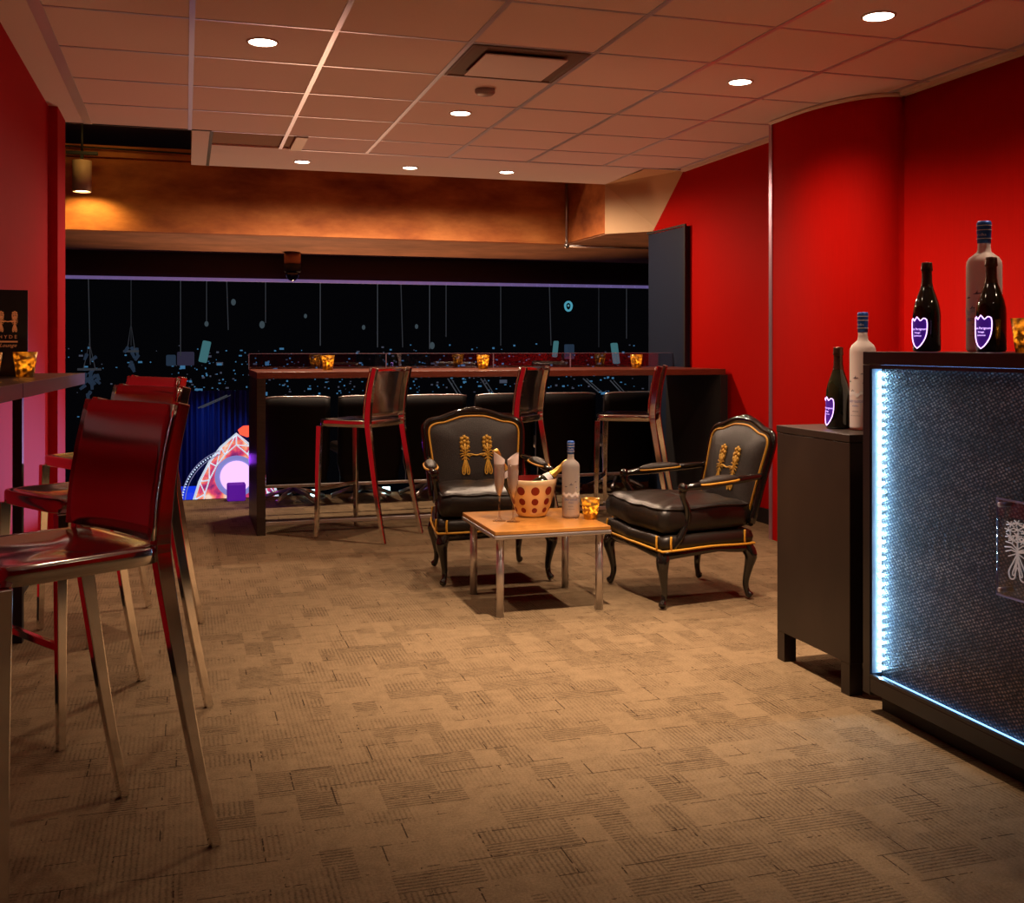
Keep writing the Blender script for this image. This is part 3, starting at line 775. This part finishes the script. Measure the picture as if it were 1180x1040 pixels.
# ------------------------------------------------------------------ left high table
def hightable(loc, rz, L_, label, legs, dp):
    t = thing('high_table', label, 'table', loc, rz, group='high tables along the left wall')
    MB().box(-dp, 0, -L_, 0, 1.040, 1.084).build('tabletop', M['darkwood'], t, bevel=.002)
    MB().box(.0005, .006, -L_, 0.0, 1.038, 1.084)  .box(-dp, .006, .0005, .006, 1.038, 1.084).build('edge_band', M['steelgrey'], t)
    for x in (.030 - dp,):
        for y in legs:
            MB().box(x - .018, x + .018, y - .018, y + .018, 0, 1.0395).build('leg', M['black'], t)
    return t
rzt = R(-3.2)
p0 = Vector((-.415, 4.85, 0))
d = Matrix.Rotation(rzt, 3, 'Z') @ Vector((0, -1, 0))
hightable(p0, rzt, 1.26, 'farther dark high table against the left wall with a steel edge', (-.15, -1.12), .255)
hightable(p0 + d * 1.275, rzt, 1.30, 'nearer dark high table against the left wall, cut by the photo edge', (-1.0,), .185)
votive((-.565, 4.28, 1.0846), 'gold glass votive candle on the left high table beside the black card', .92, .35)
votive((-.640, 3.99, 1.0846), 'gold glass votive candle at the photo edge on the left high table', .92, .2)
# tent card
t = thing('table_card', 'black table card with orange pineapple emblem and lettering', 'sign', (-.640, 4.40, 1.0846), R(6))
mb = MB(); mb.prism([(-.035, 0), (.035, 0), (.006, .325), (-.006, .325)], lambda y, z, s: Vector(((-.068, .068)[s], y, z)))
mb.build('card', M['black'], t)
def cardf(x, y, d=0): 
    return Vector((x, -.035 + .029 * y / .31 - .0012, y))
emblem_mb(.078, .080, .0015, lambda a, b: cardf(a, b + .205)).build('emblem', M['print_or'], t)
mb = text_mb('H Y D E', .0185, lambda x, y, d: cardf(x, y + .142))
mb.v += [tuple(cardf(x, y)) for x, y in ((-.034, .127), (.034, .127), (.034, .133), (-.034, .133))]; k = len(mb.v); mb.f.append((k - 4, k - 3, k - 2, k - 1)); mb.sm.append(False); mb.mi.append(0)
text_mb('Lounge', .020, lambda x, y, d: cardf(x + y * .4, y + .110), mb)
mb.build('lettering', M['print_or'], t)

# ------------------------------------------------------------------ far counter
CX0, CX1, CY0, CY1, CZ = .428, 3.70, 6.90, 7.78, 1.032
t = thing('counter_table', 'long dark red wood counter table with solid end boards before the balcony', 'counter', (CX0, CY0, 0))
def rc(mb): return mb.xform(Matrix.Translation((-CX0, -CY0, 0)))
rc(MB().box(CX0, CX1 + .02, CY0, CY1, CZ - .042, CZ)).build('tabletop', M['redwood'], t, bevel=.003)
rc(MB().box(CX0, CX0 + .055, CY0 + .002, CY1 - .002, 0, CZ - .0425)).build('end_board', M['darkwood'], t, bevel=.003)
rc(MB().box(CX1 - .04, CX1 + .02, CY0 - .03, CY1 - .002, 0, CZ - .0425)).build('end_board', M['black'], t, bevel=.003)  # black colour paints the shadow lying over this right board
rc(MB().box(CX0 + .0555, CX1 - .0405, CY0 + .03, CY0 + .06, .055, .080)).build('foot_rail', M['satin'], t, bevel=.003)
rc(MB().box(CX0 + .0555, CX1 - .0405, CY1 - .05, CY1 - .02, .19, .21)).build('rear_rail', M['satin'], t, bevel=.003)
# glass guard in panels
gl = thing('glass_guard', 'low clear glass guard along the back edge of the far counter', 'glass screen', (CX0, CY1 - .014, CZ))
xs = [0, .98, 1.80, 2.42, 3.33]
for a, b in zip(xs, xs[1:]):
    MB().box(a + .003, b - .003, 0, .008, .0006, .108).build('glass_panel', M['gglass'], gl)
mb = MB(); mb.box(0, xs[-1], -.002, .010, .1085, .112)
for x in xs: mb.box(x - .0025, x + .0025, -.002, .010, .0006, .108)
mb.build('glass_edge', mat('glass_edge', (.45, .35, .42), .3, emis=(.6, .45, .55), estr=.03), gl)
votive((.936, 7.4, CZ + .0006), 'gold votive candle at the left end of the far counter', 1., .4)
votive((2.045, 7.40, CZ + .0006), 'gold votive candle in the middle of the far counter', 1., .4)
votive((3.24, 7.40, CZ + .0006), 'gold votive candle at the right end of the far counter', 1., .4)

# ------------------------------------------------------------------ black swivel chairs behind the counter
def make_swivel(label):
    t = thing('swivel_chair', label, 'chair', group='black swivel chairs behind the far counter')
    n = 12; rings = []
    for j in range(9):
        z = .14 + .67 * j / 8; w = .225 + (.02 if j > 1 else 0)
        y = -.22 - .05 * j / 8
        f_ = [Vector((-w + 2 * w * i / n, y - .03 * math.sin(PI * i / n) + .03, z - (.012 * abs(2 * i / n - 1) ** 6 if j == 8 else 0))) for i in range(n + 1)]
        b_ = [p + Vector((0, -.045, 0)) for p in f_]
        rings.append(f_ + b_[::-1])
    MB().quad_strip(rings).build('backrest', M['blackgloss'], t)
    MB().tube([Vector((-.245 + .49 * i / 14, -.272 - .03 * math.sin(PI * i / 14), .815 - .012 * abs(2 * i / 14 - 1) ** 6)) for i in range(15)], .009, 8).build('top_rim', M['satin'], t)
    MB().box(-.235, .235, -.215, .22, .36, .44).build('seat', M['blackgloss'], t, bevel=.03)
    MB().tube([(0, 0, .06), (0, 0, .36)], .028, 12).build('post', M['satin'], t)
    for k in range(5):
        a = 2 * PI * k / 5 + .31
        MB().tube([(0.02 * math.cos(a), .02 * math.sin(a), .085), (.14 * math.cos(a), .14 * math.sin(a), .06), (.25 * math.cos(a), .25 * math.sin(a), .018)], [.02, .016, .017], 8).build('base_leg', M['satin'], t)
    return t
labs = ['black swivel chair behind the counter, first from its left end board', 'black swivel chair behind the counter, second from the left', 'black swivel chair behind the counter, third from the left, above the left armchair', 'black swivel chair behind the counter, fourth from the left', 'black swivel chair behind the counter, fifth from the left', 'black swivel chair behind the counter, last before the right end board']
sw = make_swivel(labs[0]); sw.location = (.80, 8.40, 0)
for i in range(1, 6): dup(sw, (.80 + .540 * i, 8.40, 0), R((0, 3, -4, 2, -3, 4)[i]), labs[i])
# little marker lamps on the balcony edge
for i, (x, c) in enumerate(((.98, (.55, .95, 1)), (1.56, (.55, .95, 1)), (2.14, (.75, .35, 1)))):
    o = MB().box(-.028, .028, -.02, .02, 0, .05).build('marker_lamp', emit('marker', c, 3.5), loc=(x, 8.60, .0005))
    tag(o, ['small cyan marker lamp on the balcony floor, nearest the left end board', 'small cyan marker lamp on the balcony floor beyond the left stool', 'small violet marker lamp on the balcony floor beside the left armchair'][i], 'lamp', 'marker lamps on the balcony edge')
t = thing('stage_lamp', 'violet glowing box lamp on the balcony floor left of the counter', 'lamp', (.38, 8.54, .0005))
MB().box(-.075, .065, -.05, .05, 0, .135).build('housing', mat('violet_box', (.10, .02, .25), .5, emis=(.25, .02, .8), estr=.22), t, bevel=.012)
lamp('POINT', 'violet_glow', (.01, -.42, .36), .7, (.35, .05, 1), t, shadow_soft_size=.04)

# ------------------------------------------------------------------ armchairs
def make_armchair(label):
    t = thing('armchair', label, 'armchair', group='black French armchairs with gold piping')
    half = [(0, .832), (.07, .828), (.13, .811), (.18, .793), (.225, .786), (.258, .771), (.274, .742), (.274, .69), (.266, .60), (.256, .48), (.245, .36)]
    def by(z): return -.235 - (z - .34) * .27
    zc_ = .60
    def sh(p, k):   # shrink outline towards the centre by k metres
        v = Vector((p[0], p[1] - zc_)); L_ = v.length
        return (v.x * (L_ - k) / L_, zc_ + v.y * (L_ - k) / L_)
    hs = smoothpath([(x, z, 0) for x, z in half], 3)
    right = [(p.x, p.y) for p in hs]; full = [(-x, z) for x, z in right[::-1]][:-1] + right     # left bottom -> top -> right bottom
    # wooden outline frame
    MB().tube([Vector((x, by(z), z)) for x, z in full] , .019, 10).tube([(-.245, by(.36), .36), (.245, by(.36), .36)], .015, 8).build('back_frame', M['lacquer'], t)
    # carved crest
    MB().tube([Vector((x, by(z) - .002, z + .010)) for x, z in full if abs(x) < .09], [.006 + .012 * math.sin(PI * i / (len([1 for x, z in full if abs(x) < .09]) - 1)) for i in range(len([1 for x, z in full if abs(x) < .09]))], 8).build('crest', M['lacquer'], t)
    # padded back
    loop = full + [(.12, .36), (0, .36), (-.12, .36)]
    rings = []
    for sgn, order in ((-1, (0., .5, .9)), ):
        rings += [[Vector((x * s_, by(zc_ + (z - zc_) * s_) - .012 - .022 * (1 - s_ ** 3), zc_ + (z - zc_) * s_)) for x, z in [sh(q, .012) for q in loop]] for s_ in (.04, .5, .85, 1.)]
    rings += [[Vector((x * s_, by(zc_ + (z - zc_) * s_) + .008 + .038 * (1 - s_ ** 4), zc_ + (z - zc_) * s_)) for x, z in [sh(q, .012) for q in loop]] for s_ in (1., .97, .9, .78, .6, .4, .2, .03)]
    br = MB().quad_strip(rings).build('backrest', M['leather'], t)
    MB().tube([Vector((x, by(z) + .0165, z)) for x, z in [sh(q, .024) for q in full]], .0058, 6).build('piping', M['gold'], br)
    def ef(a, b):
        z = .598 + b; s_ = max(abs(a) / .25, abs(z - zc_) / .25)
        return Vector((-a, by(z) + .008 + .038 * (1 - min(1, s_) ** 4) + .003, z))
    emblem_mb(.21, .215, .0036, ef).build('embroidery', M['goldthread'], br)
    # seat rail (shaped apron)
    def plan(k, z, bul=0):
        pts = []
        fw, bw, fy, by_ = .300 - k, .245 - k, .255 - k, -.245 + k
        N_ = 10
        for i in range(N_ + 1):
            u = -1 + 2 * i / N_; pts.append(Vector((bw * u, by_, z)))
        for i in range(1, N_):
            u = i / N_; pts.append(Vector((bw + (fw - bw) * u + .012 * math.sin(PI * u), by_ + (fy - by_) * u, z)))
        for i in range(N_ + 1):
            u = 1 - 2 * i / N_; pts.append(Vector((fw * u, fy + .028 * math.cos(u * PI / 2) - .012 * math.sin(abs(u) * PI), z)))
        for i in range(1, N_):
            u = 1 - i / N_; pts.append(Vector((-bw - (fw - bw) * u - .012 * math.sin(PI * u), by_ + (fy - by_) * u, z)))
        return pts
    def wave(ring, amp):
        out = []
        for p in ring:
            a = math.atan2(p.y, p.x); out.append(p + Vector((0, 0, -amp * (math.cos(4 * a) * -1) )))
        return out
    MB().quad_strip([wave(plan(.006, .236), .010), wave(plan(-.004, .242), .010), wave(plan(-.004, .262), .006), plan(.006, .268)]).build('seat_rail', M['lacquer'], t)
    sb = MB().quad_strip([plan(.012, .2685), plan(.0, .276), plan(-.004, .30), plan(.002, .325), plan(.02, .335)]).build('seat_base', M['cushion'], t)
    MB().tube([p + Vector((0, 0, .0)) for p in wave(plan(-.008, .272), .004)], .0055, 6, close=True).build('piping', M['gold'], sb)
    for sx in (-1, 1):
        for (x, y) in ((.262, .268), (.306, .218), (.254, -.20)):
            MB().tube(smoothpath([(sx * x, y, .272), (sx * (x + .004), y + .004, .30), (sx * x, y, .334)], 3), .0052, 6).build('corner_piping', M['gold'], sb)
    # seat cushion
    rr = []
    for k, z in ((.09, .338), (.035, .340), (.014, .352), (.004, .385), (.004, .420), (.016, .448), (.030, .458), (.036, .4625), (.06, .468), (.11, .478), (.17, .484), (.225, .486)):
        ring = plan(k, z)
        rr.append([p + Vector((0, .012 if p.y > 0 else .0, .004 * math.sin(p.x * 37 + p.y * 23) * (1 if z > .36 else 0))) for p in ring])
    cu = MB().quad_strip(rr).build('seat_cushion', M['cushion'], t)
    MB().tube([p + Vector((0, .012 if p.y > 0 else 0, .004 * math.sin(p.x * 37 + p.y * 23))) for p in plan(.014, .452)], .0045, 6, close=True).build('welt', M['cushion'], cu)
    # legs
    for sx in (-1, 1):
        for (x, y, o_) in ((.272, .236, 1), (.232, -.225, -1)):
            pts = smoothpath([(sx * (x - .012), y - .010 * o_, .262), (sx * (x + .012), y + .014 * o_, .215), (sx * (x + .004), y + .006 * o_, .15), (sx * (x - .004), y - .004 * o_, .08), (sx * (x), y + .004 * o_, .035), (sx * (x + .012), y + .018 * o_, .014)], 4)
            rad = [.031, .031, .032, .032, .031, .029, .026, .023, .021, .019, .0175, .016, .015, .0145, .014, .0135, .014, .016, .018, .018, .0135][:len(pts)]
            MB().tube(pts, rad, 12).build('front_leg' if o_ > 0 else 'rear_leg', M['lacquer'], t)
    # arms
    for sx in (-1, 1):
        pts = smoothpath([(sx * .262, by(.585) + .01, .585), (sx * .285, -.16, .575), (sx * .300, -.02, .560), (sx * .305, .10, .556), (sx * .303, .150, .545), (sx * .298, .155, .510), (sx * .285, .125, .45), (sx * .283, .13, .38), (sx * .290, .175, .31), (sx * .285, .215, .262)], 4)
        ar = MB().tube(pts, [.014 + .004 * math.sin(i * .45) ** 2 for i in range(len(pts))], 10).sphere((sx * .304, .158, .553), .022, 10).build('arm', M['lacquer'], t)
        pd = MB(); rings = []
        for i in range(11):
            u = i / 10; y = -.145 + .215 * u; w = max(.004, math.sin(PI * (u * .92 + .04)) ** .45)
            x0 = sx * (.283 + .018 * u); z0 = .580 - .012 * u
            rings.append([Vector((x0 + .034 * w * math.cos(a), y, z0 + .027 * w * max(-.1, math.sin(a)))) for a in [2 * PI * j / 14 for j in range(14)]])
        pd.quad_strip(rings).build('arm_pad', M['leather'], ar)
        ov = []
        for i in range(24):
            a = 2 * PI * i / 24; c, s2 = math.cos(a), math.sin(a)
            y = -.037 + .110 * math.copysign(abs(c) ** .7, c); u = (y + .135) / .19
            ov.append(Vector((sx * (.283 + .018 * u) + .035 * math.copysign(abs(s2) ** .7, s2), y, .576 - .012 * u)))
        MB().tube(ov, .0052, 6, close=True).build('arm_piping', M['gold'], ar)
    return t
a1 = make_armchair('black French armchair facing the camera behind the coffee table')
a1.location = (1.515, 5.41, 0); a1.rotation_euler = (0, 0, R(177))
dup(a1, (2.305, 4.73, 0), R(93), 'black French armchair on the right seen from its side, facing left')

# ------------------------------------------------------------------ the arena beyond
YA = 26.
def far(px, py, Y=YA): return at(px, py, Y)
# blue drape
mb = MB(); a, b = far(196, 560), far(300, 452); n = 90; lo = []; hi = []
for i in range(n + 1):
    x = a.x + (b.x - a.x) * i / n; y = 27.5 + .16 * math.sin(i * 1.1) + .08 * math.sin(i * 2.7)
    lo.append(Vector((x, y, a.z - .3))); hi.append(Vector((x, y, b.z)))
mb.quad_strip([lo, hi], closed=False); tag(mb.build('drape', mat('blue_drape', (.06, .12, .40), .8)), 'tall pleated drape lit blue behind the arena stage', 'curtain')
lamp('SPOT', 'drape_light', (far(240, 440).x, 26.2, .9), 30, (.05, .28, 1), spot_size=R(52), spot_blend=1., shadow_soft_size=.05, rot=(R(28), 0, 0))
lamp('SPOT', 'drape_light', (far(282, 440).x, 26.2, .7), 26, (.06, .30, 1), spot_size=R(46), spot_blend=1., shadow_soft_size=.05, rot=(R(26), 0, 0))
# stage wheel
def stage_mat():
    m = bpy.data.materials.new('stage_lightwork'); m.use_nodes = True
    nt = m.node_tree; nt.nodes.clear(); N, L = nt.nodes, nt.links
    o = N.new('ShaderNodeOutputMaterial'); e = N.new('ShaderNodeEmission'); tc = N.new('ShaderNodeTexCoord')
    n = N.new('ShaderNodeTexNoise'); n.inputs['Scale'].default_value = 3.2; n.inputs['Detail'].default_value = 5
    L.new(tc.outputs['Object'], n.inputs['Vector'])
    rp = N.new('ShaderNodeValToRGB'); el = rp.color_ramp.elements
    el[0].position = .35; el[0].color = (.16, .02, .16, 1); el[1].position = .66; el[1].color = (1, .75, .6, 1)
    x = el.new(.47); x.color = (.75, .06, .16, 1); x = el.new(.56); x.color = (1, .30, .16, 1)
    L.new(n.outputs['Fac'], rp.inputs[0]); L.new(rp.outputs[0], e.inputs[0]); e.inputs[1].default_value = .7
    L.new(e.outputs[0], o.inputs[0]); return m
sc_ = 1.0 / F * far(272, 548, 24).length
c = far(272, 548, 24)
t = thing('stage_set', 'glowing pink and red stage wheel with white truss far below', 'stage set', c)
U = c.y / F * 1.03      # metres per pixel there
out = [(0, 46), (-16, 32), (-28, 16), (-38, -4), (-44, -24), (-47, -46), (47, -46), (44, -24), (38, -4), (28, 16), (16, 32)]
MB().prism([(x * U, z * U) for x, z in out], lambda x, z, s: Vector((x, .12 * s, z))).build('light_panel', stage_mat(), t)
cabm = mat('dim_truss', (.5, .5, .6), .4, emis=(.4, .4, .8), estr=.25)
truss = mat('white_truss_glow', (.8, .8, .85), .4, emis=(.75, .85, 1), estr=.55)  # emission replaces stage light falling on the white tubes
mb = MB(); q = [(x * U, -.12, z * U) for x, z in out]
mb.tube(q, .028, 5, close=True)
inn = [(x * .74, z * .74) for x, z in out]; q2 = [(x * U, -.12, z * U) for x, z in inn]
mb.tube(q2, .016, 5, close=True)
for i in range(len(q)):
    mb.tube([q[i], q2[i]], .016, 5); mb.tube([q[i], q2[(i + 1) % len(q)]], .013, 5)
mb.build('truss', truss, t)
def disc(mb, r, y, r0=.001, n=32): mb.quad_strip([[Vector((rr * math.cos(2 * PI * j / n), y, rr * math.sin(2 * PI * j / n))) for j in range(n)] for rr in (r0, r)], cap0=False, cap1=False, smooth=False)
mb = MB(); disc(mb, 22.5 * U, -.10, 16 * U); mb.build('ring', mat('slate_ring', (.2, .2, .4), .5, emis=(.2, .2, .5), estr=.8), t)
mb = MB(); disc(mb, 17 * U, -.13); mb.build('bright_disc', emit('pink_disc', (.85, .50, 1), .95), t)
# outer curved walkway of little lights
mb = MB()
for r_ in (54, 58):
    pts = [Vector((-r_ * U * math.sin(a) * .98, -.3, (r_ * math.cos(a) - 26) * U)) for a in [R(18 + 6 * i) for i in range(13)]]
    mb.tube(pts, .009, 5)
mb.build('curved_truss', cabm, t)
mb = MB()
for i in range(26):
    a = R(20 + 3 * i); mb.sphere((-56 * U * math.sin(a), -.35, (56 * math.cos(a) - 26) * U), .018, 5)
m_ = mb.build('bulbs', emit('bulb_blue', (.6, .75, 1), .8), t); m_['kind'] = 'stuff'
# red lantern by wheel
p = far(285, 497, 24); o = MB().lathe([(.02, -.12), (.16, -.06), (.2, .04), (.1, .12), (.02, .13)], 14).build('red_canopy', emit('red_glow', (1, .08, .04), 1.2), loc=p)
tag(o, 'small glowing red canopy above the stage wheel', 'lantern')
# blue lit strip of arena floor
p, q = far(198, 562), far(232, 562)
o = MB().box(p.x, q.x, 25., 26.2, p.z - .35, p.z).build('stage_deck', mat('blue_deck', (.02, .05, .5), .4, emis=(.01, .05, 1), estr=.55)); tag(o, 'stage deck glowing deep blue left of the wheel', 'stage')
# house lights and specks: uncountable
mb = MB(); mb2 = MB(); rnd = random.Random(3)
for i in range(620):
    px = rnd.uniform(78, 760); py = rnd.gauss(432, 17) if rnd.random() < .8 else rnd.uniform(395, 470)
    if py < 396: continue
    if px < 200 and rnd.random() < .65: continue
    Y = rnd.uniform(30, 44); p = at(px, py, Y); s_ = rnd.choice((.010, .014, .018, .026)) * (1 if rnd.random() < .95 else 2); w = s_ * rnd.choice((1, 1, 1.4, 2.2))
    (mb if rnd.random() < .6 else mb2).box(p.x - w, p.x + w, p.y, p.y + .05, p.z - s_, p.z + s_)
o = mb.build('arena_lights', emit('speck_cyan', (.12, .40, .75), .26)); o['kind'] = 'stuff'; tag(o, 'scattered cyan specks of light across the dark arena seating', 'lights')
o = mb2.build('arena_reflections', emit('speck_grey', (.30, .34, .50), .12)); o['kind'] = 'stuff'; tag(o, 'scattered grey specks on the dark far arena structure', 'lights')
# hanging cables with fixtures
cables = [(101, 325, 420, .4), (151, 335, 398, .3), (208, 325, 410, .6), (238, 325, 370, .5), (260, 325, 380, .35), (306, 325, 372, .5), (369, 325, 398, .7), (435, 328, 400, .9), (461, 330, 400, .4), (495, 329, 402, .9), (514, 330, 388, .4), (577, 340, 398, .5), (632, 332, 398, .35), (690, 335, 400, .3), (722, 335, 390, .35)]
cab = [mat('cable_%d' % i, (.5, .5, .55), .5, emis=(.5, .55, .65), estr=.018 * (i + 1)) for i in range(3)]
for i, (px, y0, y1, br) in enumerate(cables):
    a = at(px, y0 - 40, 17); b = at(px + (0 if i % 4 else 3), y1, 17)
    o = MB().tube([a, b], .0075, 5).build('hanging_cable', cab[min(2, int(br * 3))])
    tag(o, 'thin steel cable hanging in the dark arena beyond the counter', 'cable', 'thin hanging cables in the dark arena')
def fixture(px, py, w, h, mt, label, name='hanging_fixture', cat='stage light', tilt=0, Y=18, grp=None):
    p = at(px, py, Y); s = p.y / F
    o = MB().box(-w * s / 2, w * s / 2, -.1, .1, -h * s / 2, h * s / 2).build(name, mt, loc=p, bevel=.02); o.rotation_euler = (0, tilt, 0)
    return tag(o, label, cat, grp)
teal = mat('teal_panel', (.05, .16, .18), .6, emis=(.10, .32, .36), estr=.30); dteal = mat('dim_panel', (.03, .06, .09), .6, emis=(.05, .09, .16), estr=.22)
fixture(236, 405, 9, 24, teal, 'narrow teal speaker array hanging tilted beyond the stools', 'speaker_array', 'speaker', R(12))
fixture(197, 415, 10, 12, dteal, 'dim blue box hanging left of the teal speaker array', 'hanging_speaker', 'speaker')
fixture(214, 413, 18, 15, mat('dim_violet', (.04, .03, .06), .6, emis=(.08, .07, .14), estr=.2), 'dim violet box hanging just left of the teal speaker array', 'hanging_speaker', 'speaker')
fixture(656, 405, 9, 18, dteal, 'dim teal panel hanging above the counter glass on the right', 'hanging_speaker', 'speaker')
fixture(640, 402, 3, 20, teal, 'slim pale panel hanging left of the dim teal panel', 'hanging_speaker', 'speaker', R(6))
fixture(709, 407, 5, 26, teal, 'slim pale speaker array hanging near the right end of counter glass', 'speaker_array', 'speaker', R(-8))
for i, (px, py, r_) in enumerate(((238, 373, 2.2), (302, 374, 3), (269, 348, 2.6), (352, 364, 1.8), (419, 377, 2), (480, 376, 2), (498, 398, 3))):
    p = at(px, py, 18); s = 18 / F
    o = MB().sphere((0, 0, 0), r_ * s, 8, 1.4).build('hanging_bulb', emit('bulb_%d' % i, (.35, .5, .6), .08), loc=p)
    tag(o, 'small pale lamp hanging in the dark arena', 'lamp', 'small pale lamps hanging in the arena')
p = at(655, 352, 18); s = 18 / F
t = thing('round_sign', 'teal drop shaped lamp hanging at upper right of the arena', 'lamp', p)
MB().tube([Vector((4.2 * s * math.sin(a), 0, 4.6 * s * math.cos(a) * (1 if math.cos(a) > 0 else 1.35))) for a in [2 * PI * i / 20 for i in range(20)]], .02, 6, close=True).build('rim', emit('teal_rim', (.1, .45, .6), .5), t)
MB().sphere((0, 0, 0), 1.4 * s, 8).build('bulb', emit('teal_core', (.15, .5, .6), .4), t)
# cluster of moving lights far left and cluster at px150
def cluster(px, py, label, seed, sx, sy, n):
    t = thing('light_cluster', label, 'stage light', at(px, py, 18)); r3 = random.Random(seed); s = 18 / F
    mb = MB()
    for i in range(n):
        x, z = r3.gauss(0, sx) * s, r3.gauss(0, sy) * s
        mb.lathe([(.001, -.05), (.02, -.05), (.028, .05), (.001, .06)], 8, mtx=Matrix.Translation((x, r3.uniform(-.1, .1), z)) @ Matrix.Rotation(r3.uniform(-1, 1), 4, 'Y'))
    mb.build('lamp_heads', mat('head_%d' % seed, (.1, .15, .22), .5, emis=(.10, .17, .30), estr=.10), t)
    MB().tube([(-sx * 2 * s, 0, sy * s), (sx * 2 * s, 0, sy * s)], .02, 6).tube([(-sx * s, 0, sy * s), (0, 0, 38 * s), (sx * s, 0, sy * s)], .008, 5).build('hanger', cab[1], t)
cluster(103, 435, 'cluster of pale moving stage lights hanging above the left table end', 5, 6, 9, 16)
cluster(151, 412, 'dim cluster of stage lights hanging on a forked cable above the stools', 6, 4, 7, 8)
# slanting stair rails below the counter top
mb_l = [(516, 436, 528, 455), (554, 436, 566, 455), (596, 436, 611, 455), (672, 436, 690, 452), (703, 438, 716, 452), (228, 470, 262, 455)]
for i, (x0, y0, x1, y1) in enumerate(mb_l):
    o = MB().tube([at(x0, y0, 20), at(x1, y1, 20)], .012, 5).tube([at(x0 + 4, y0, 20), at(x1 + 4, y1, 20)], .008, 5).build('stair_rail', cab[2])
    tag(o, 'pale slanting handrail in the dark arena seating below counter height', 'handrail', 'slanting rails in the arena seating')

# pink-violet stage wash on the left wall, strip beneath the left high table
for tz, e_ in ((.60, 850),):
    src, dst = Vector((2.5, 16, -.75)), Vector((-.76, 5.2, tz))
    lamp('SPOT', 'stage_wash', src, e_, (.85, .45, 1), spot_size=R(9.5), spot_blend=1., shadow_soft_size=.12, rot=(dst - src).to_track_quat('-Z', 'Y').to_euler())

# added warm fill without a fixture, aimed up to brighten the beam
lamp('SPOT', 'beam_fill', (1.6, 13.2, -1.6), 420, (1, .50, .25), spot_size=R(75), spot_blend=.9, shadow_soft_size=.3,
     rot=(Vector((1.6, 9.9, 2.1)) - Vector((1.6, 13.2, -1.6))).to_track_quat('-Z', 'Y').to_euler())
# ------------------------------------------------------------------ world and camera
w = bpy.data.worlds.new('world'); S.world = w; w.use_nodes = True
w.node_tree.nodes['Background'].inputs[0].default_value = (.0008, .0008, .0012, 1); w.node_tree.nodes['Background'].inputs[1].default_value = 1
cam = bpy.data.cameras.new('camera'); co = bpy.data.objects.new('camera', cam); COL.objects.link(co)
co.location = (0, 0, HC); co.rotation_euler = (PI / 2, 0, -TH)
cam.sensor_fit = 'HORIZONTAL'; cam.sensor_width = 36; cam.lens = 36 * F / 1180
cam.shift_x = 0; cam.shift_y = -122 / 1180
cam.clip_start = .05; cam.clip_end = 200
S.camera = co
S.view_settings.view_transform = 'Standard'; S.view_settings.look = 'None'; S.view_settings.exposure = .42; S.view_settings.gamma = 1
S.view_settings.use_curve_mapping = False
cy = S.cycles
cy.use_denoising = True; cy.max_bounces = 8; cy.diffuse_bounces = 4; cy.glossy_bounces = 5; cy.transmission_bounces = 8; cy.transparent_max_bounces = 12
cy.sample_clamp_indirect = 4; cy.caustics_reflective = False; cy.caustics_refractive = False
